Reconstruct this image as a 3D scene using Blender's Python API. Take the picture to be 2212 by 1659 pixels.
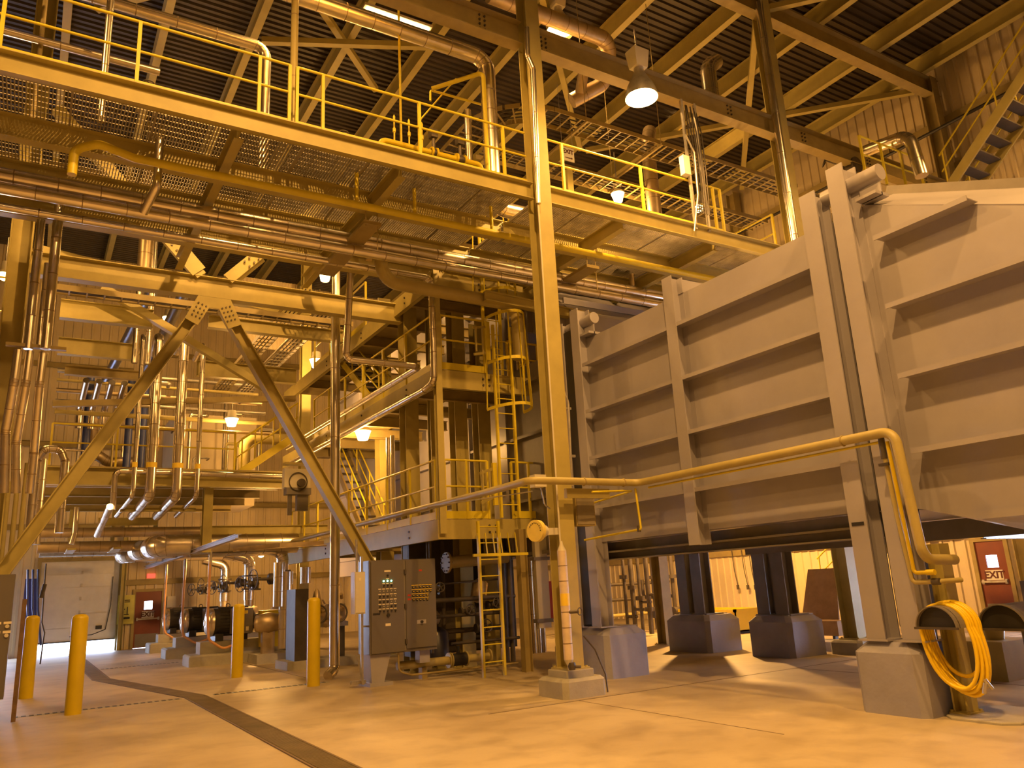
import bpy, bmesh, math, random
from mathutils import Vector, Matrix
random.seed(7)
for o in list(bpy.data.objects): bpy.data.objects.remove(o, do_unlink=True)
SC = bpy.context.scene
COL = SC.collection
rad = math.radians

# ---------------------------------------------------------------- camera
FOC = 1698.47
def cam_axes(a, b, c):
    ca, sa, cb, sb, cc, sc = math.cos(a), math.sin(a), math.cos(b), math.sin(b), math.cos(c), math.sin(c)
    f = Vector((-sa*cb, ca*cb, sb)); r0 = Vector((ca, sa, 0)); u0 = r0.cross(f)
    return cc*r0+sc*u0, -sc*r0+cc*u0, f
CR, CU, CF = cam_axes(rad(-31.70305), rad(14.19854), rad(-3.06088))
EYE = Vector((0, 0, 1.6))
cd = bpy.data.cameras.new('camera'); cam = bpy.data.objects.new('camera', cd); COL.objects.link(cam)
cd.sensor_width = 36; cd.lens = 36*FOC/2212; cd.clip_start = .05; cd.clip_end = 400
M = Matrix((CR, CU, -CF)).transposed().to_4x4(); M.translation = EYE
cam.matrix_world = M
SC.camera = cam
def ray(px, py): return CF + CR*((px-1106)/FOC) - CU*((py-829.5)/FOC)
def az(px, py, z=0.): d = ray(px, py); return EYE + d*((z-1.6)/d.z)
def ax(px, py, x): d = ray(px, py); return EYE + d*(x/d.x)
def ay(px, py, y): d = ray(px, py); return EYE + d*(y/d.y)

# ---------------------------------------------------------------- view, world
SC.view_settings.view_transform = 'Standard'; SC.view_settings.look = 'None'
SC.view_settings.gamma = 1; SC.view_settings.use_curve_mapping = False
SC.view_settings.exposure = 0.7
w = bpy.data.worlds.new('world'); SC.world = w; w.use_nodes = True
bg = w.node_tree.nodes['Background']; bg.inputs[0].default_value = (.62, .72, 1, 1); bg.inputs[1].default_value = 12

# ---------------------------------------------------------------- materials
def mat(name, col, rough=.5, metal=0., var=.12, scale=3., bump=0., emit=None, estr=0., vcol=None, spec=.5, coat=0):
    m = bpy.data.materials.new(name); m.use_nodes = True; nt = m.node_tree; b = nt.nodes['Principled BSDF']
    b.inputs['Roughness'].default_value = rough; b.inputs['Metallic'].default_value = metal
    b.inputs['Specular IOR Level'].default_value = spec
    if emit:
        b.inputs['Base Color'].default_value = (*col, 1)
        b.inputs['Emission Color'].default_value = (*emit, 1); b.inputs['Emission Strength'].default_value = estr
        return m
    tc = nt.nodes.new('ShaderNodeTexCoord'); n = nt.nodes.new('ShaderNodeTexNoise')
    n.inputs['Scale'].default_value = scale; n.inputs['Detail'].default_value = 6; n.inputs['Roughness'].default_value = .6
    nt.links.new(tc.outputs['Object'], n.inputs['Vector'])
    r = nt.nodes.new('ShaderNodeValToRGB')
    lo = vcol or tuple(c*(1-var*2) for c in col)
    r.color_ramp.elements[0].position = .3; r.color_ramp.elements[1].position = .68
    r.color_ramp.elements[0].color = (*lo, 1); r.color_ramp.elements[1].color = (*[min(1, c*(1+var*.4)) for c in col], 1)
    nt.links.new(n.outputs['Fac'], r.inputs['Fac']); nt.links.new(r.outputs['Color'], b.inputs['Base Color'])
    if bump:
        bp = nt.nodes.new('ShaderNodeBump'); bp.inputs['Strength'].default_value = bump; bp.inputs['Distance'].default_value = .02
        n2 = nt.nodes.new('ShaderNodeTexNoise'); n2.inputs['Scale'].default_value = scale*7; n2.inputs['Detail'].default_value = 4
        nt.links.new(tc.outputs['Object'], n2.inputs['Vector'])
        nt.links.new(n2.outputs['Fac'], bp.inputs['Height']); nt.links.new(bp.outputs['Normal'], b.inputs['Normal'])
    return m
BEIGE = mat('beige_steel_paint', (.44, .37, .12), .5, var=.08, scale=2.5)
TAN = mat('tan_steel_paint', (.34, .265, .10), .55, var=.12)
YEL = mat('yellow_rail_paint', (.70, .58, .03), .42, var=.08)
BYEL = mat('bright_yellow_paint', (.62, .46, .005), .38, var=.05)
DUCTG = mat('grey_duct_paint', (.365, .35, .40), .30, var=.06, scale=1.2)
DARKG = mat('dark_grey_paint', (.20, .18, .16), .45, var=.1)
PED = mat('grey_coated_concrete', (.33, .33, .43), .6, var=.08, scale=2, bump=.2)
PADC = mat('pad_concrete', (.42, .40, .34), .8, var=.12, scale=2, bump=.3)
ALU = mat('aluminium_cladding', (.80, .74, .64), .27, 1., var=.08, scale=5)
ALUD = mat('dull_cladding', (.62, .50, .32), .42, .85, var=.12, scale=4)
SEAM = mat('cladding_seam', (.30, .22, .13), .5, .7)
GALV = mat('galvanised_steel', (.55, .52, .47), .42, .8, var=.15, scale=8)
PIPET = mat('tan_pipe_paint', (.42, .35, .13), .45, var=.08)
BLACK = mat('black_enamel', (.025, .022, .02), .45, var=.1)
DARK = mat('dark_machine_paint', (.07, .055, .04), .55, var=.2)
CAST = mat('cast_iron', (.13, .11, .09), .5, .6, var=.2)
CREAM = mat('cream_box_paint', (.62, .58, .45), .5, var=.04)
CABG = mat('cabinet_grey_paint', (.14, .125, .11), .42, var=.05, scale=1)
BLUE = mat('blue_paint', (.04, .06, .22), .4, var=.1)
RED = mat('red_paint', (.45, .04, .02), .45)
DOORR = mat('oxide_red_door_paint', (.20, .045, .02), .45, var=.08)
WHITE = mat('white_panel', (.72, .70, .66), .5, var=.05)
ORANGE = mat('orange_conduit_jacket', (.72, .38, .17), .5)
GRATE = mat('galvanised_grating', (.42, .38, .30), .5, .5, var=.15, scale=6)
WOOD = mat('bare_board', (.32, .20, .09), .7, var=.15, scale=4)
RUBBER = mat('black_rubber', (.02, .02, .02), .6)
HOSE = mat('yellow_hose_rubber', (.85, .60, .01), .38, var=.05)
PLATE = mat('paper_label', (.80, .72, .50), .5, var=.03)
LABY = mat('yellow_label', (.85, .62, .05), .5, var=.03)
SODIUM = (1, .50, .13)
LENS = mat('glowing_lamp_lens', (1, .8, .5), .3, emit=(1, .62, .22), estr=16)
LENSB = mat('glowing_lamp_disc', (1, .8, .5), .3, emit=(1, .64, .24), estr=30)
GREENL = mat('green_pilot_lens', (.1, .9, .5), .3, emit=(.25, 1, .55), estr=3.5)
REDSIGN = mat('lit_red_sign', (.6, .05, .05), .4, emit=(1, .10, .06), estr=.8)

def floor_mat():
    m = bpy.data.materials.new('concrete_floor'); m.use_nodes = True; nt = m.node_tree; b = nt.nodes['Principled BSDF']
    tc = nt.nodes.new('ShaderNodeTexCoord')
    def noise(s, d, dist=0):
        n = nt.nodes.new('ShaderNodeTexNoise'); n.inputs['Scale'].default_value = s; n.inputs['Detail'].default_value = d
        n.inputs['Distortion'].default_value = dist; nt.links.new(tc.outputs['Object'], n.inputs['Vector']); return n
    n1 = noise(.5, 8, .6); n2 = noise(2.6, 8, .3); n3 = noise(30, 4)
    r1 = nt.nodes.new('ShaderNodeValToRGB'); r1.color_ramp.elements[0].position = .35; r1.color_ramp.elements[1].position = .62
    r1.color_ramp.elements[0].color = (.40, .325, .215, 1); r1.color_ramp.elements[1].color = (.52, .44, .30, 1)
    nt.links.new(n1.outputs['Fac'], r1.inputs['Fac'])
    r2 = nt.nodes.new('ShaderNodeValToRGB'); r2.color_ramp.elements[0].position = .30; r2.color_ramp.elements[1].position = .55
    r2.color_ramp.elements[0].color = (.80, .78, .76, 1); r2.color_ramp.elements[1].color = (1, 1, 1, 1)
    nt.links.new(n2.outputs['Fac'], r2.inputs['Fac'])
    mx = nt.nodes.new('ShaderNodeMix'); mx.data_type = 'RGBA'; mx.blend_type = 'MULTIPLY'; mx.inputs[0].default_value = 1
    nt.links.new(r1.outputs['Color'], mx.inputs[6]); nt.links.new(r2.outputs['Color'], mx.inputs[7])
    nt.links.new(mx.outputs[2], b.inputs['Base Color'])
    mr = nt.nodes.new('ShaderNodeMapRange'); mr.inputs[3].default_value = .42; mr.inputs[4].default_value = .62
    nt.links.new(n2.outputs['Fac'], mr.inputs[0]); nt.links.new(mr.outputs[0], b.inputs['Roughness'])
    bp = nt.nodes.new('ShaderNodeBump'); bp.inputs['Strength'].default_value = .12; bp.inputs['Distance'].default_value = .01
    nt.links.new(n3.outputs['Fac'], bp.inputs['Height']); nt.links.new(bp.outputs['Normal'], b.inputs['Normal'])
    return m
FLOORM = floor_mat()
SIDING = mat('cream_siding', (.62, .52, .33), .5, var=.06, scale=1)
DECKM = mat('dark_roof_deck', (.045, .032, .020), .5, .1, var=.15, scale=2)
GLASS = bpy.data.materials.new('clear_pane'); GLASS.use_nodes = True
_b = GLASS.node_tree.nodes['Principled BSDF']; _b.inputs['Transmission Weight'].default_value = 1; _b.inputs['Roughness'].default_value = .05; _b.inputs['IOR'].default_value = 1.1
SIDINGD = mat('dark_siding_low_bounce', (.20, .15, .085), .6, var=.1, scale=1)  # unseen walls coloured darker so they bounce less fill light
RUST = mat('rusty_angle_steel', (.17, .10, .045), .7, var=.2, scale=8)
TRENCH = mat('trench_grate_steel', (.23, .18, .10), .6, .3, var=.15)
JOINT = mat('floor_joint_filler', (.18, .13, .08), .8)
SIGNRED = mat('dark_sign_lettering', (.09, .012, .008), .5)
SNOW = mat('pale_outdoor_ground', (.8, .8, .85), .8)

# ---------------------------------------------------------------- mesh builder
class MB:
    def __init__(s): s.v = []; s.f = []; s.mi = []; s.sm = []; s.cur = 0
    def add(s, vs, fs, smooth=False):
        n = len(s.v); s.v += [Vector(p) for p in vs]
        for f in fs: s.f.append([n+i for i in f]); s.mi.append(s.cur); s.sm.append(smooth)
        return s
    def box(s, a, b):
        x0, x1 = sorted((a[0], b[0])); y0, y1 = sorted((a[1], b[1])); z0, z1 = sorted((a[2], b[2]))
        return s.add([(x0,y0,z0),(x1,y0,z0),(x1,y1,z0),(x0,y1,z0),(x0,y0,z1),(x1,y0,z1),(x1,y1,z1),(x0,y1,z1)],
              [(0,3,2,1),(4,5,6,7),(0,1,5,4),(1,2,6,5),(2,3,7,6),(3,0,4,7)])
    def cbox(s, x0, x1, y0, y1, z0, z1, c=.12, ct=None):
        """box with chamfered vertical corners and a chamfered top edge"""
        ct = c if ct is None else ct
        def ring(i, z): 
            a0, a1, b0, b1 = x0+i, x1-i, y0+i, y1-i; k = c
            return [(a0+k,b0,z),(a1-k,b0,z),(a1,b0+k,z),(a1,b1-k,z),(a1-k,b1,z),(a0+k,b1,z),(a0,b1-k,z),(a0,b0+k,z)]
        return s.loft([ring(0, z0), ring(0, z1-ct), ring(ct, z1)] if ct else [ring(0, z0), ring(0, z1)], False)
    def loft(s, rings, smooth=True, cap=True, closed=True):
        n = len(rings[0]); vs = [p for r in rings for p in r]; fs = []
        for k in range(len(rings)-1):
            for i in range(n if closed else n-1):
                j = (i+1) % n; fs.append((k*n+i, k*n+j, (k+1)*n+j, (k+1)*n+i))
        s.add(vs, fs, smooth)
        if cap:
            s.add(rings[0], [tuple(reversed(range(n)))]); s.add(rings[-1], [tuple(range(n))])
        return s
    def obox(s, p0, p1, w, h, up=(0,0,1), off=(0,0)):
        """bar from p0 to p1; w across, h along 'up'"""
        p0 = Vector(p0); p1 = Vector(p1); d = (p1-p0).normalized(); u = Vector(up)
        if abs(d.dot(u)) > .98: u = Vector((1,0,0))
        sd = d.cross(u).normalized(); u = sd.cross(d).normalized()
        o = sd*off[0]+u*off[1]
        r = []
        for p in (p0, p1): r.append([p+o-sd*w/2-u*h/2, p+o+sd*w/2-u*h/2, p+o+sd*w/2+u*h/2, p+o-sd*w/2+u*h/2])
        return s.loft(r, False)
    def ibeam(s, p0, p1, h=.3, w=.2, t=.018, up=(0,0,1)):
        """p0,p1 = centre line; web stands along up"""
        s.obox(p0, p1, t*.8, h-2*t, up); s.obox(p0, p1, w, t, up, (0, h/2-t/2)); s.obox(p0, p1, w, t, up, (0, -h/2+t/2)); return s
    def channel(s, p0, p1, h=.25, w=.09, t=.012, up=(0,0,1), side=1):
        s.obox(p0, p1, t, h, up); s.obox(p0, p1, w, t, up, (side*w/2, h/2-t/2)); s.obox(p0, p1, w, t, up, (side*w/2, -h/2+t/2)); return s
    def tube(s, pts, r, n=14, fil=None, cap=True, seam=0, seamr=1.02, seam_mi=1):
        pts = [Vector(p) for p in pts]; fil = r*2.2 if fil is None else fil
        path = [pts[0]]
        for i in range(1, len(pts)-1):
            a, b, c = pts[i-1], pts[i], pts[i+1]; u = (a-b); v = (c-b); lu, lv = u.length, v.length
            if lu < 1e-6 or lv < 1e-6: continue
            u /= lu; v /= lv; ang = u.angle(v)
            if ang > 3.1: path.append(b); continue
            k = min(fil/math.tan(ang/2) if ang > .05 else fil, lu*.48, lv*.48); rr = k*math.tan(ang/2)
            p = b+u*k; q = b+v*k; bis = (u+v).normalized(); cen = b+bis*(k/math.cos(ang/2))
            m = 7
            e0 = p-cen; e1 = q-cen; tot = e0.angle(e1)
            for j in range(m+1):
                t = j/m; w0 = math.sin((1-t)*tot)/math.sin(tot); w1 = math.sin(t*tot)/math.sin(tot)
                path.append(cen+e0*w0+e1*w1)
        path.append(pts[-1])
        d = (path[1]-path[0]).normalized(); up = Vector((0,0,1)) if abs(d.z) < .9 else Vector((1,0,0))
        sd = d.cross(up).normalized(); rings = []; frames = []
        for i, p in enumerate(path):
            if i == 0: t = path[1]-p
            elif i == len(path)-1: t = p-path[i-1]
            else: t = (path[i+1]-p).normalized()+(p-path[i-1]).normalized()
            t.normalize(); sd = (sd-t*sd.dot(t)).normalized(); u2 = t.cross(sd)
            rings.append([p+sd*(r*math.cos(2*math.pi*k/n))+u2*(r*math.sin(2*math.pi*k/n)) for k in range(n)])
            frames.append((p, t.copy(), sd.copy(), u2))
        s.loft(rings, True, cap)
        if seam:
            c0 = s.cur; s.cur = seam_mi; 
            for i in range(len(path)-1):
                a, b = path[i], path[i+1]; L = (b-a).length
                if L < seam*.5:
                    if i % 2 == 0: s._ring(a, (b-a).normalized(), frames[i][2], r*seamr, .005, n)
                    continue
                k = int(L/seam)
                for j in range(1, k+1): s._ring(a+(b-a)*(j/(k+1)), (b-a).normalized(), frames[i][2], r*seamr, .006, n)
            s.cur = c0
        return s
    def _ring(s, p, t, sd, r, h, n):
        sd = (sd-t*sd.dot(t)).normalized(); u = t.cross(sd)
        rr = [[p+t*q+sd*(r*math.cos(2*math.pi*k/n))+u*(r*math.sin(2*math.pi*k/n)) for k in range(n)] for q in (-h, h)]
        s.loft(rr, True, True)
    def lathe(s, prof, p, d=(0,0,1), n=20, smooth=True, cap=True):
        """prof = [(along, radius)]"""
        p = Vector(p); d = Vector(d).normalized(); up = Vector((0,0,1)) if abs(d.z) < .9 else Vector((1,0,0))
        sd = d.cross(up).normalized(); u = d.cross(sd)
        rr = [[p+d*a+sd*(max(r,1e-4)*math.cos(2*math.pi*k/n))+u*(max(r,1e-4)*math.sin(2*math.pi*k/n)) for k in range(n)] for a, r in prof]
        return s.loft(rr, smooth, cap)
    def cyl(s, p0, p1, r, n=16, r1=None):
        p0 = Vector(p0); p1 = Vector(p1); return s.lathe([(0, r), ((p1-p0).length, r if r1 is None else r1)], p0, p1-p0, n)
    def torus(s, c, d, R, r, n=24, m=8, sy=1.):
        c = Vector(c); d = Vector(d).normalized(); up = Vector((0,0,1)) if abs(d.z) < .9 else Vector((1,0,0))
        sd = d.cross(up).normalized(); u = sd.cross(d); rings = []
        for k in range(n):
            a = 2*math.pi*k/n; e = sd*math.cos(a)+u*math.sin(a)*sy
            rings.append([c+e*(R+r*math.cos(2*math.pi*j/m))+d*(r*math.sin(2*math.pi*j/m)) for j in range(m)])
        vs = [p for q in rings for p in q]; fs = [(k*m+i, k*m+(i+1)%m, ((k+1)%n)*m+(i+1)%m, ((k+1)%n)*m+i) for k in range(n) for i in range(m)]
        return s.add(vs, fs, True)
    def poly(s, pts, d):
        """prism: polygon pts extruded by vector d"""
        pts = [Vector(p) for p in pts]; d = Vector(d); return s.loft([pts, [p+d for p in pts]], False)
    def mesh(s, name, mats, origin):
        me = bpy.data.meshes.new(name)
        me.from_pydata([tuple(p-origin) for p in s.v], [], s.f)
        for m in mats: me.materials.append(m)
        me.polygons.foreach_set('material_index', [min(i, len(mats)-1) for i in s.mi])
        me.polygons.foreach_set('use_smooth', s.sm)
        bm = bmesh.new(); bm.from_mesh(me); bmesh.ops.recalc_face_normals(bm, faces=bm.faces); bm.to_mesh(me); bm.free()
        me.update(); return me
def mats_of(m): return list(m) if isinstance(m, (list, tuple)) else [m]
def base_of(v):
    xs = [p.x for p in v]; ys = [p.y for p in v]; zs = [p.z for p in v]
    return Vector(((min(xs)+max(xs))/2, (min(ys)+max(ys))/2, min(zs)))
WORLDLOC = {}
def link(name, mb, m, parent=None):
    org = WORLDLOC[parent.name] if parent else base_of(mb.v)
    o = bpy.data.objects.new(name, mb.mesh(name, mats_of(m), org)); COL.objects.link(o)
    WORLDLOC[o.name] = org
    if parent: o.parent = parent
    else: o.location = org
    return o
def tag(o, label, cat, group=None, kind=None):
    o['label'] = label; o['category'] = cat
    if group: o['group'] = group
    if kind: o['kind'] = kind
    return o
SPLIT = {'leg':'leg','vent_stub':'vent_stub','flange':'flange','hinge':'hinge','rungs':'rung','cage_hoops':'cage_hoop','foot':'foot','buttons':'button','knobs':'knob','small_pilots':'small_pilot','green_light':'green_light','selector_knobs':'selector_knob','breaker_switches':'breaker_switch','branch':'branch','round_housing':'round_housing','hanger_wire':'hanger_wire','stiffener':'stiffener'}
def pieces(mb):
    par = list(range(len(mb.v)))
    def fd(i):
        while par[i] != i: par[i] = par[par[i]]; i = par[i]
        return i
    key = {}
    for i, p in enumerate(mb.v):
        k = (round(p.x,4), round(p.y,4), round(p.z,4))
        if k in key: par[fd(i)] = fd(key[k])
        else: key[k] = i
    for f in mb.f:
        for q in f[1:]: par[fd(q)] = fd(f[0])
    g = {}
    for n, f in enumerate(mb.f): g.setdefault(fd(f[0]), []).append(n)
    out = []
    for fs in g.values():
        m = MB(); mp = {}
        for n in fs:
            for q in mb.f[n]:
                if q not in mp: mp[q] = len(m.v); m.v.append(mb.v[q])
            m.f.append([mp[q] for q in mb.f[n]]); m.mi.append(mb.mi[n]); m.sm.append(mb.sm[n])
        out.append(m)
    return out
def expand(parts):
    r = []
    for p in parts:
        if p[0] in SPLIT and p[0] != 'stiffener' and len(p) == 3: r += [(SPLIT[p[0]], m, p[2]) for m in pieces(p[1])]
        else: r.append(p)
    return r
def thing(name, label, cat, parts, group=None, kind=None):
    """parts: [(part_name, MB, material, [sub parts]...)]; one part -> single mesh"""
    parts = expand([p for p in parts if p[1].f])
    if len(parts) == 1 and len(parts[0]) == 3:
        return tag(link(name, parts[0][1], parts[0][2]), label, cat, group, kind)
    e = bpy.data.objects.new(name, None); COL.objects.link(e); e.empty_display_size = .2
    e.location = base_of([q for p in parts for q in p[1].v]); WORLDLOC[e.name] = e.location.copy()
    tag(e, label, cat, group, kind)
    for p in parts:
        o = link(p[0], p[1], p[2], e)
        for sp in (expand(p[3]) if len(p) > 3 else []):
            if sp[1].f: link(sp[0], sp[1], sp[2], o)
    return e
def struct(name, mb, m, label=None, parts=()):
    o = link(name, mb, m); o['kind'] = 'structure'
    if label: o['label'] = label
    for p in parts: link(p[0], p[1], p[2], o)
    return o
def copy_tree(o, delta, label=None, group=None):
    c = o.copy(); COL.objects.link(c); c.location = o.location+Vector(delta)
    if label: c['label'] = label
    if group: c['group'] = group
    for ch in list(o.children):
        d = ch.copy(); COL.objects.link(d); d.parent = c
        for g in list(ch.children):
            h = g.copy(); COL.objects.link(h); h.parent = d
    return c
def text_mb(body, size, origin, xdir, ydir, depth=.004, cx=True, bold=0.):
    """extruded lettering as mesh"""
    cu = bpy.data.curves.new('t', 'FONT'); cu.body = body; cu.size = size; cu.extrude = depth/2; cu.offset = bold
    cu.align_x = 'CENTER' if cx else 'LEFT'; cu.align_y = 'CENTER'; cu.resolution_u = 2
    ob = bpy.data.objects.new('t', cu); COL.objects.link(ob)
    dg = bpy.context.evaluated_depsgraph_get(); me = bpy.data.meshes.new_from_object(ob.evaluated_get(dg))
    X = Vector(xdir).normalized(); Y = Vector(ydir).normalized(); Z = X.cross(Y); O = Vector(origin)
    mb = MB(); mb.add([O+X*v.co.x+Y*v.co.y+Z*v.co.z for v in me.vertices], [tuple(p.vertices) for p in me.polygons])
    bpy.data.objects.remove(ob); bpy.data.meshes.remove(me); bpy.data.curves.remove(cu)
    return mb
def bolts(mb, c, u, v, nrm, nu, nv, su, sv, r=.018):
    c = Vector(c); u = Vector(u).normalized(); v = Vector(v).normalized(); nrm = Vector(nrm).normalized()
    for i in range(nu):
        for j in range(nv):
            p = c+u*((i-(nu-1)/2)*su)+v*((j-(nv-1)/2)*sv)
            mb.cyl(p, p+nrm*.02, r, 8)
    return mb

# ================================================================ LIGHTS OF THE HALL, SEEN AND ADDED
def point(name, loc, power, rad_=.12, col=SODIUM, parent=None):
    l = bpy.data.lights.new(name, 'POINT'); l.energy = power; l.color = col; l.shadow_soft_size = rad_
    o = bpy.data.objects.new(name, l); COL.objects.link(o)
    if parent: o.parent = parent; o.location = Vector(loc)-WORLDLOC[parent.name]
    else: o.location = loc
    return o
def high_bay(p, label, power, s=1., group=None, hang=.5):
    """ballast box, bell reflector, glowing disc; p = centre of the mouth"""
    x, y, z = p
    a = MB(); a.loft([[(x-.13*s,y-.11*s,z+.62*s),(x+.13*s,y-.11*s,z+.62*s),(x+.13*s,y+.11*s,z+.62*s),(x-.13*s,y+.11*s,z+.62*s)],
                      [(x-.17*s,y-.14*s,z+.98*s),(x+.17*s,y-.14*s,z+.98*s),(x+.17*s,y+.14*s,z+.98*s),(x-.17*s,y+.14*s,z+.98*s)]], False)
    b = MB(); b.lathe([(0,.30*s),(.10*s,.29*s),(.25*s,.24*s),(.42*s,.15*s),(.52*s,.10*s),(.62*s,.09*s)], (x,y,z), (0,0,1), 24, cap=False)
    c = MB(); c.lathe([(-.07*s,.02),(-.05*s,.16*s),(0,.27*s),(.03*s,.27*s)], (x,y,z), (0,0,1), 24)
    d = MB(); d.cyl((x,y,z+.98*s),(x,y,z+.98*s+hang),.015,8)
    t = thing('high_bay_lamp', label, 'lamp', [('ballast_box', a, CREAM), ('reflector', b, GALV), ('lens', c, LENSB), ('hanger', d, GALV)], group)
    l = bpy.data.lights.new('lamp_light', 'SPOT'); l.energy = power; l.color = SODIUM; l.shadow_soft_size = .14; l.spot_size = rad(165); l.spot_blend = .35
    o = bpy.data.objects.new('lamp_light', l); COL.objects.link(o); o.parent = t; o.location = Vector((x,y,z-.12*s))-WORLDLOC[t.name]; return t
def bowl_lamp(p, label, power, r=.15, h=.2, hang=.3, wall=None, group=None):
    x, y, z = p
    c = MB(); c.lathe([(0,.02),(.02,r*.62),(.08,r*.70),(h,r*.95),(h+.02,r)], (x,y,z), (0,0,1), 20)
    a = MB(); a.lathe([(h+.02,r*1.05),(h+.05,r*1.05),(h+.10,r*.7),(h+.26,r*.62),(h+.28,.03)], (x,y,z), (0,0,1), 16)
    d = MB(); d.cyl((x,y,z+h+.28),(x,y,z+h+.28+hang),.014,8)
    if wall: d.tube([(x,y,z+h+.28+hang), wall], .014, 8)
    t = thing('jar_lamp', label, 'lamp', [('glass_bowl', c, LENS), ('ballast_housing', a, CREAM), ('hanger', d, GALV)], group)
    point('lamp_light', (x,y,z-.12), power, .12, parent=t); return t
high_bay(ay(1386,212,9.4), 'large glowing high-bay lamp hanging from the long beam right of the tall front column', 1100, 1.0, hang=.5)
high_bay((3.22,11.0,11.5), 'high-bay lamp lighting the yellow pole, just above the top edge of the picture', 3000, hang=2.4)
high_bay((9.3,12.2,13.6), 'high-bay lamp high behind the long beam', 450, hang=1.1)
high_bay((18.4,4.6,12.6), 'added high-bay lamp above the stair side of the roof bay, outside the picture', 500, hang=1.6)  # unseen lamp added to light the right wall
# bays behind and beside the viewer
for (x, y, pw) in ((2.6,2.2,3000),(6.6,-.4,2300),(-4.6,8.0,1100),(-2.0,-2.5,900),(13.5,3.5,500)):
    high_bay((x,y,12.8), 'high-bay lamp over the open floor outside the picture', pw, group='high-bay lamps over the open floor', hang=1.5)
bowl_lamp(ax(784,952,6.9), 'jar lamp glowing under the middle walkway of the tall platform', 170, .2, .22, .2)
bowl_lamp(ax(683,795,7.1), 'jar lamp glowing against the lit column below the top walkway', 300, .2, .24, .4)
bowl_lamp(ax(702,608,7.1), 'jar lamp glowing at the top left of the platform, beside the silver riser', 160, .2, .44, .5)
bowl_lamp(ay(500,922,23.5), 'jar lamp glowing above the left mezzanine railing', 150, .19, .22, .4)
bowl_lamp(ay(82,318,17), 'small bare jar lamp glaring under the upper walkway at the far left', 70, .09, .1, .5)
bowl_lamp(ay(8,606,17), 'jar lamp at the left edge of the picture beside the column', 70, .1, .12, .5)
bowl_lamp(ay(1511,458,14), 'small jar lamp seen through the right upper walkway railing', 90, .13, .14, .9)
bowl_lamp(ay(1463,246,15), 'glowing stand-in for a lamp reflection behind the long roof beam right of the big lamp', 90, .2, .12, .9)  # added lamp, stands in for the reflection of a lamp
bowl_lamp(ay(564,1204,27), 'jar lamp glowing behind the pump discharge pipes', 300, .13, .3, .4)
bowl_lamp((-1.6,21.5,3.4), 'added jar lamp for the glow on the silver pipes, outside the left edge', 140, .15, .4, .4)  # hidden lamp added for the glow on the fat silver pipe
bowl_lamp((15.6,16.2,4.4), 'jar lamp lighting the far siding above the yellow bin', 1500, .15, .2, .8)
bowl_lamp((4.2,29.5,5.2), 'jar lamp over the far red exit door', 90, .15, .2, .8)
bowl_lamp((3.0,24.2,9.6), 'jar lamp high over the left mezzanine', 220, .15, .2, .8)
bowl_lamp((10.9,12.6,9.9), 'jar lamp above the deck of the right upper walkway', 120, .15, .2, .8)

# ================================================================ SETTING
fl = MB(); fl.box((-14,-8,-.3),(20.6,33.2,0)); 
fl.cur = 1; fl.box((5.2,9.40,0),(20.4,9.425,.002)); fl.box((11,2,0),(11.02,9.4,.002)); fl.box((1.80,20,0),(1.82,31,.002)); fl.box((4.9,16,0),(4.92,28,.002))
fl.box((6.6,5.9,0),(6.615,9.4,.002))
struct('floor', fl, [FLOORM, JOINT])
gr = MB(); gr.box((-14,33.2,-.32),(20.6,60,-.02)); gr.box((20.75,-8,-.32),(40,33.2,-.02)); struct('ground', gr, SNOW)
def corr(mb, a, b, z0, z1, n, pitch=.3, d=.035):
    """ribbed siding from a to b (xy), n = inward normal xy"""
    a = Vector((*a,0)); b = Vector((*b,0)); L = (b-a).length; u = (b-a)/L; nn = Vector((*n,0)); k = max(1, round(L/pitch)); p = L/k; pr = []
    for i in range(k):
        for (t, o) in ((0,0),(.62,0),(.70,d),(.92,d)): pr.append(a+u*((i+t)*p)+nn*o)
    pr.append(b)
    m = len(pr); th = -nn*.05
    vs = [q+Vector((0,0,z)) for z in (z0,z1) for q in pr]+[q+th+Vector((0,0,z)) for z in (z0,z1) for q in (a,b)]
    fs = [(i,i+1,m+i+1,m+i) for i in range(m-1)]; o = 2*m; fs += [(o,o+1,o+3,o+2),(0,o,o+2,m),(m-1,o+1,o+3,2*m-1)]
    mb.add(vs, fs)
D1 = (.45, 2.95, 3.18); D2 = (3.52, 4.47, 2.08)
wf = MB(); Y = 33
for (x0,x1,z0,z1) in ((-14,-5,0,15.1),(-5,-.55,3.2,15.1),(-.55,D1[0],0,15.1),(D1[0],D1[1],D1[2],15),(D1[1],D2[0],0,15.1),(D2[0],D2[1],D2[2],15),(D2[1],20.5,0,15)): corr(wf,(x1,Y),(x0,Y),z0,z1,(0,-1))
wf.cur = 1
for z in (2.35,5.2,8.2,11.2): wf.channel((D1[1]+.1,Y-.1,z),(20.5,Y-.1,z),.2,.07)
for z in (4.4,7.4,10.4): wf.channel((-14,Y-.1,z),(D1[1],Y-.1,z),.2,.07)
struct('wall_far', wf, [SIDING, TAN])
ya = ax(2188,1250,20.5).y; yb = ax(2118,1250,20.5).y
wr = MB(); X = 20.5; DR = (ya, yb, 2.1); GD = (4.6, 8.6, 3.4)
for (y0,y1,z0,z1) in ((-8,GD[0],0,15.1),(GD[0],GD[1],GD[2],15),(GD[1],DR[0],0,15.1),(DR[0],DR[1],DR[2],15),(DR[1],33,0,15)): corr(wr,(X,y0),(X,y1),z0,z1,(-1,0))
wr.cur = 1
for z in (2.2,4.6,7.0,8.9,10.3,11.8,13.2): wr.channel((X-.1,DR[1]+.2,z),(X-.1,33,z),.2,.07); wr.channel((X-.1,-8,z+2.6 if z<4 else z),(X-.1,DR[1],z+2.6 if z<4 else z),.2,.07)
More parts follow.
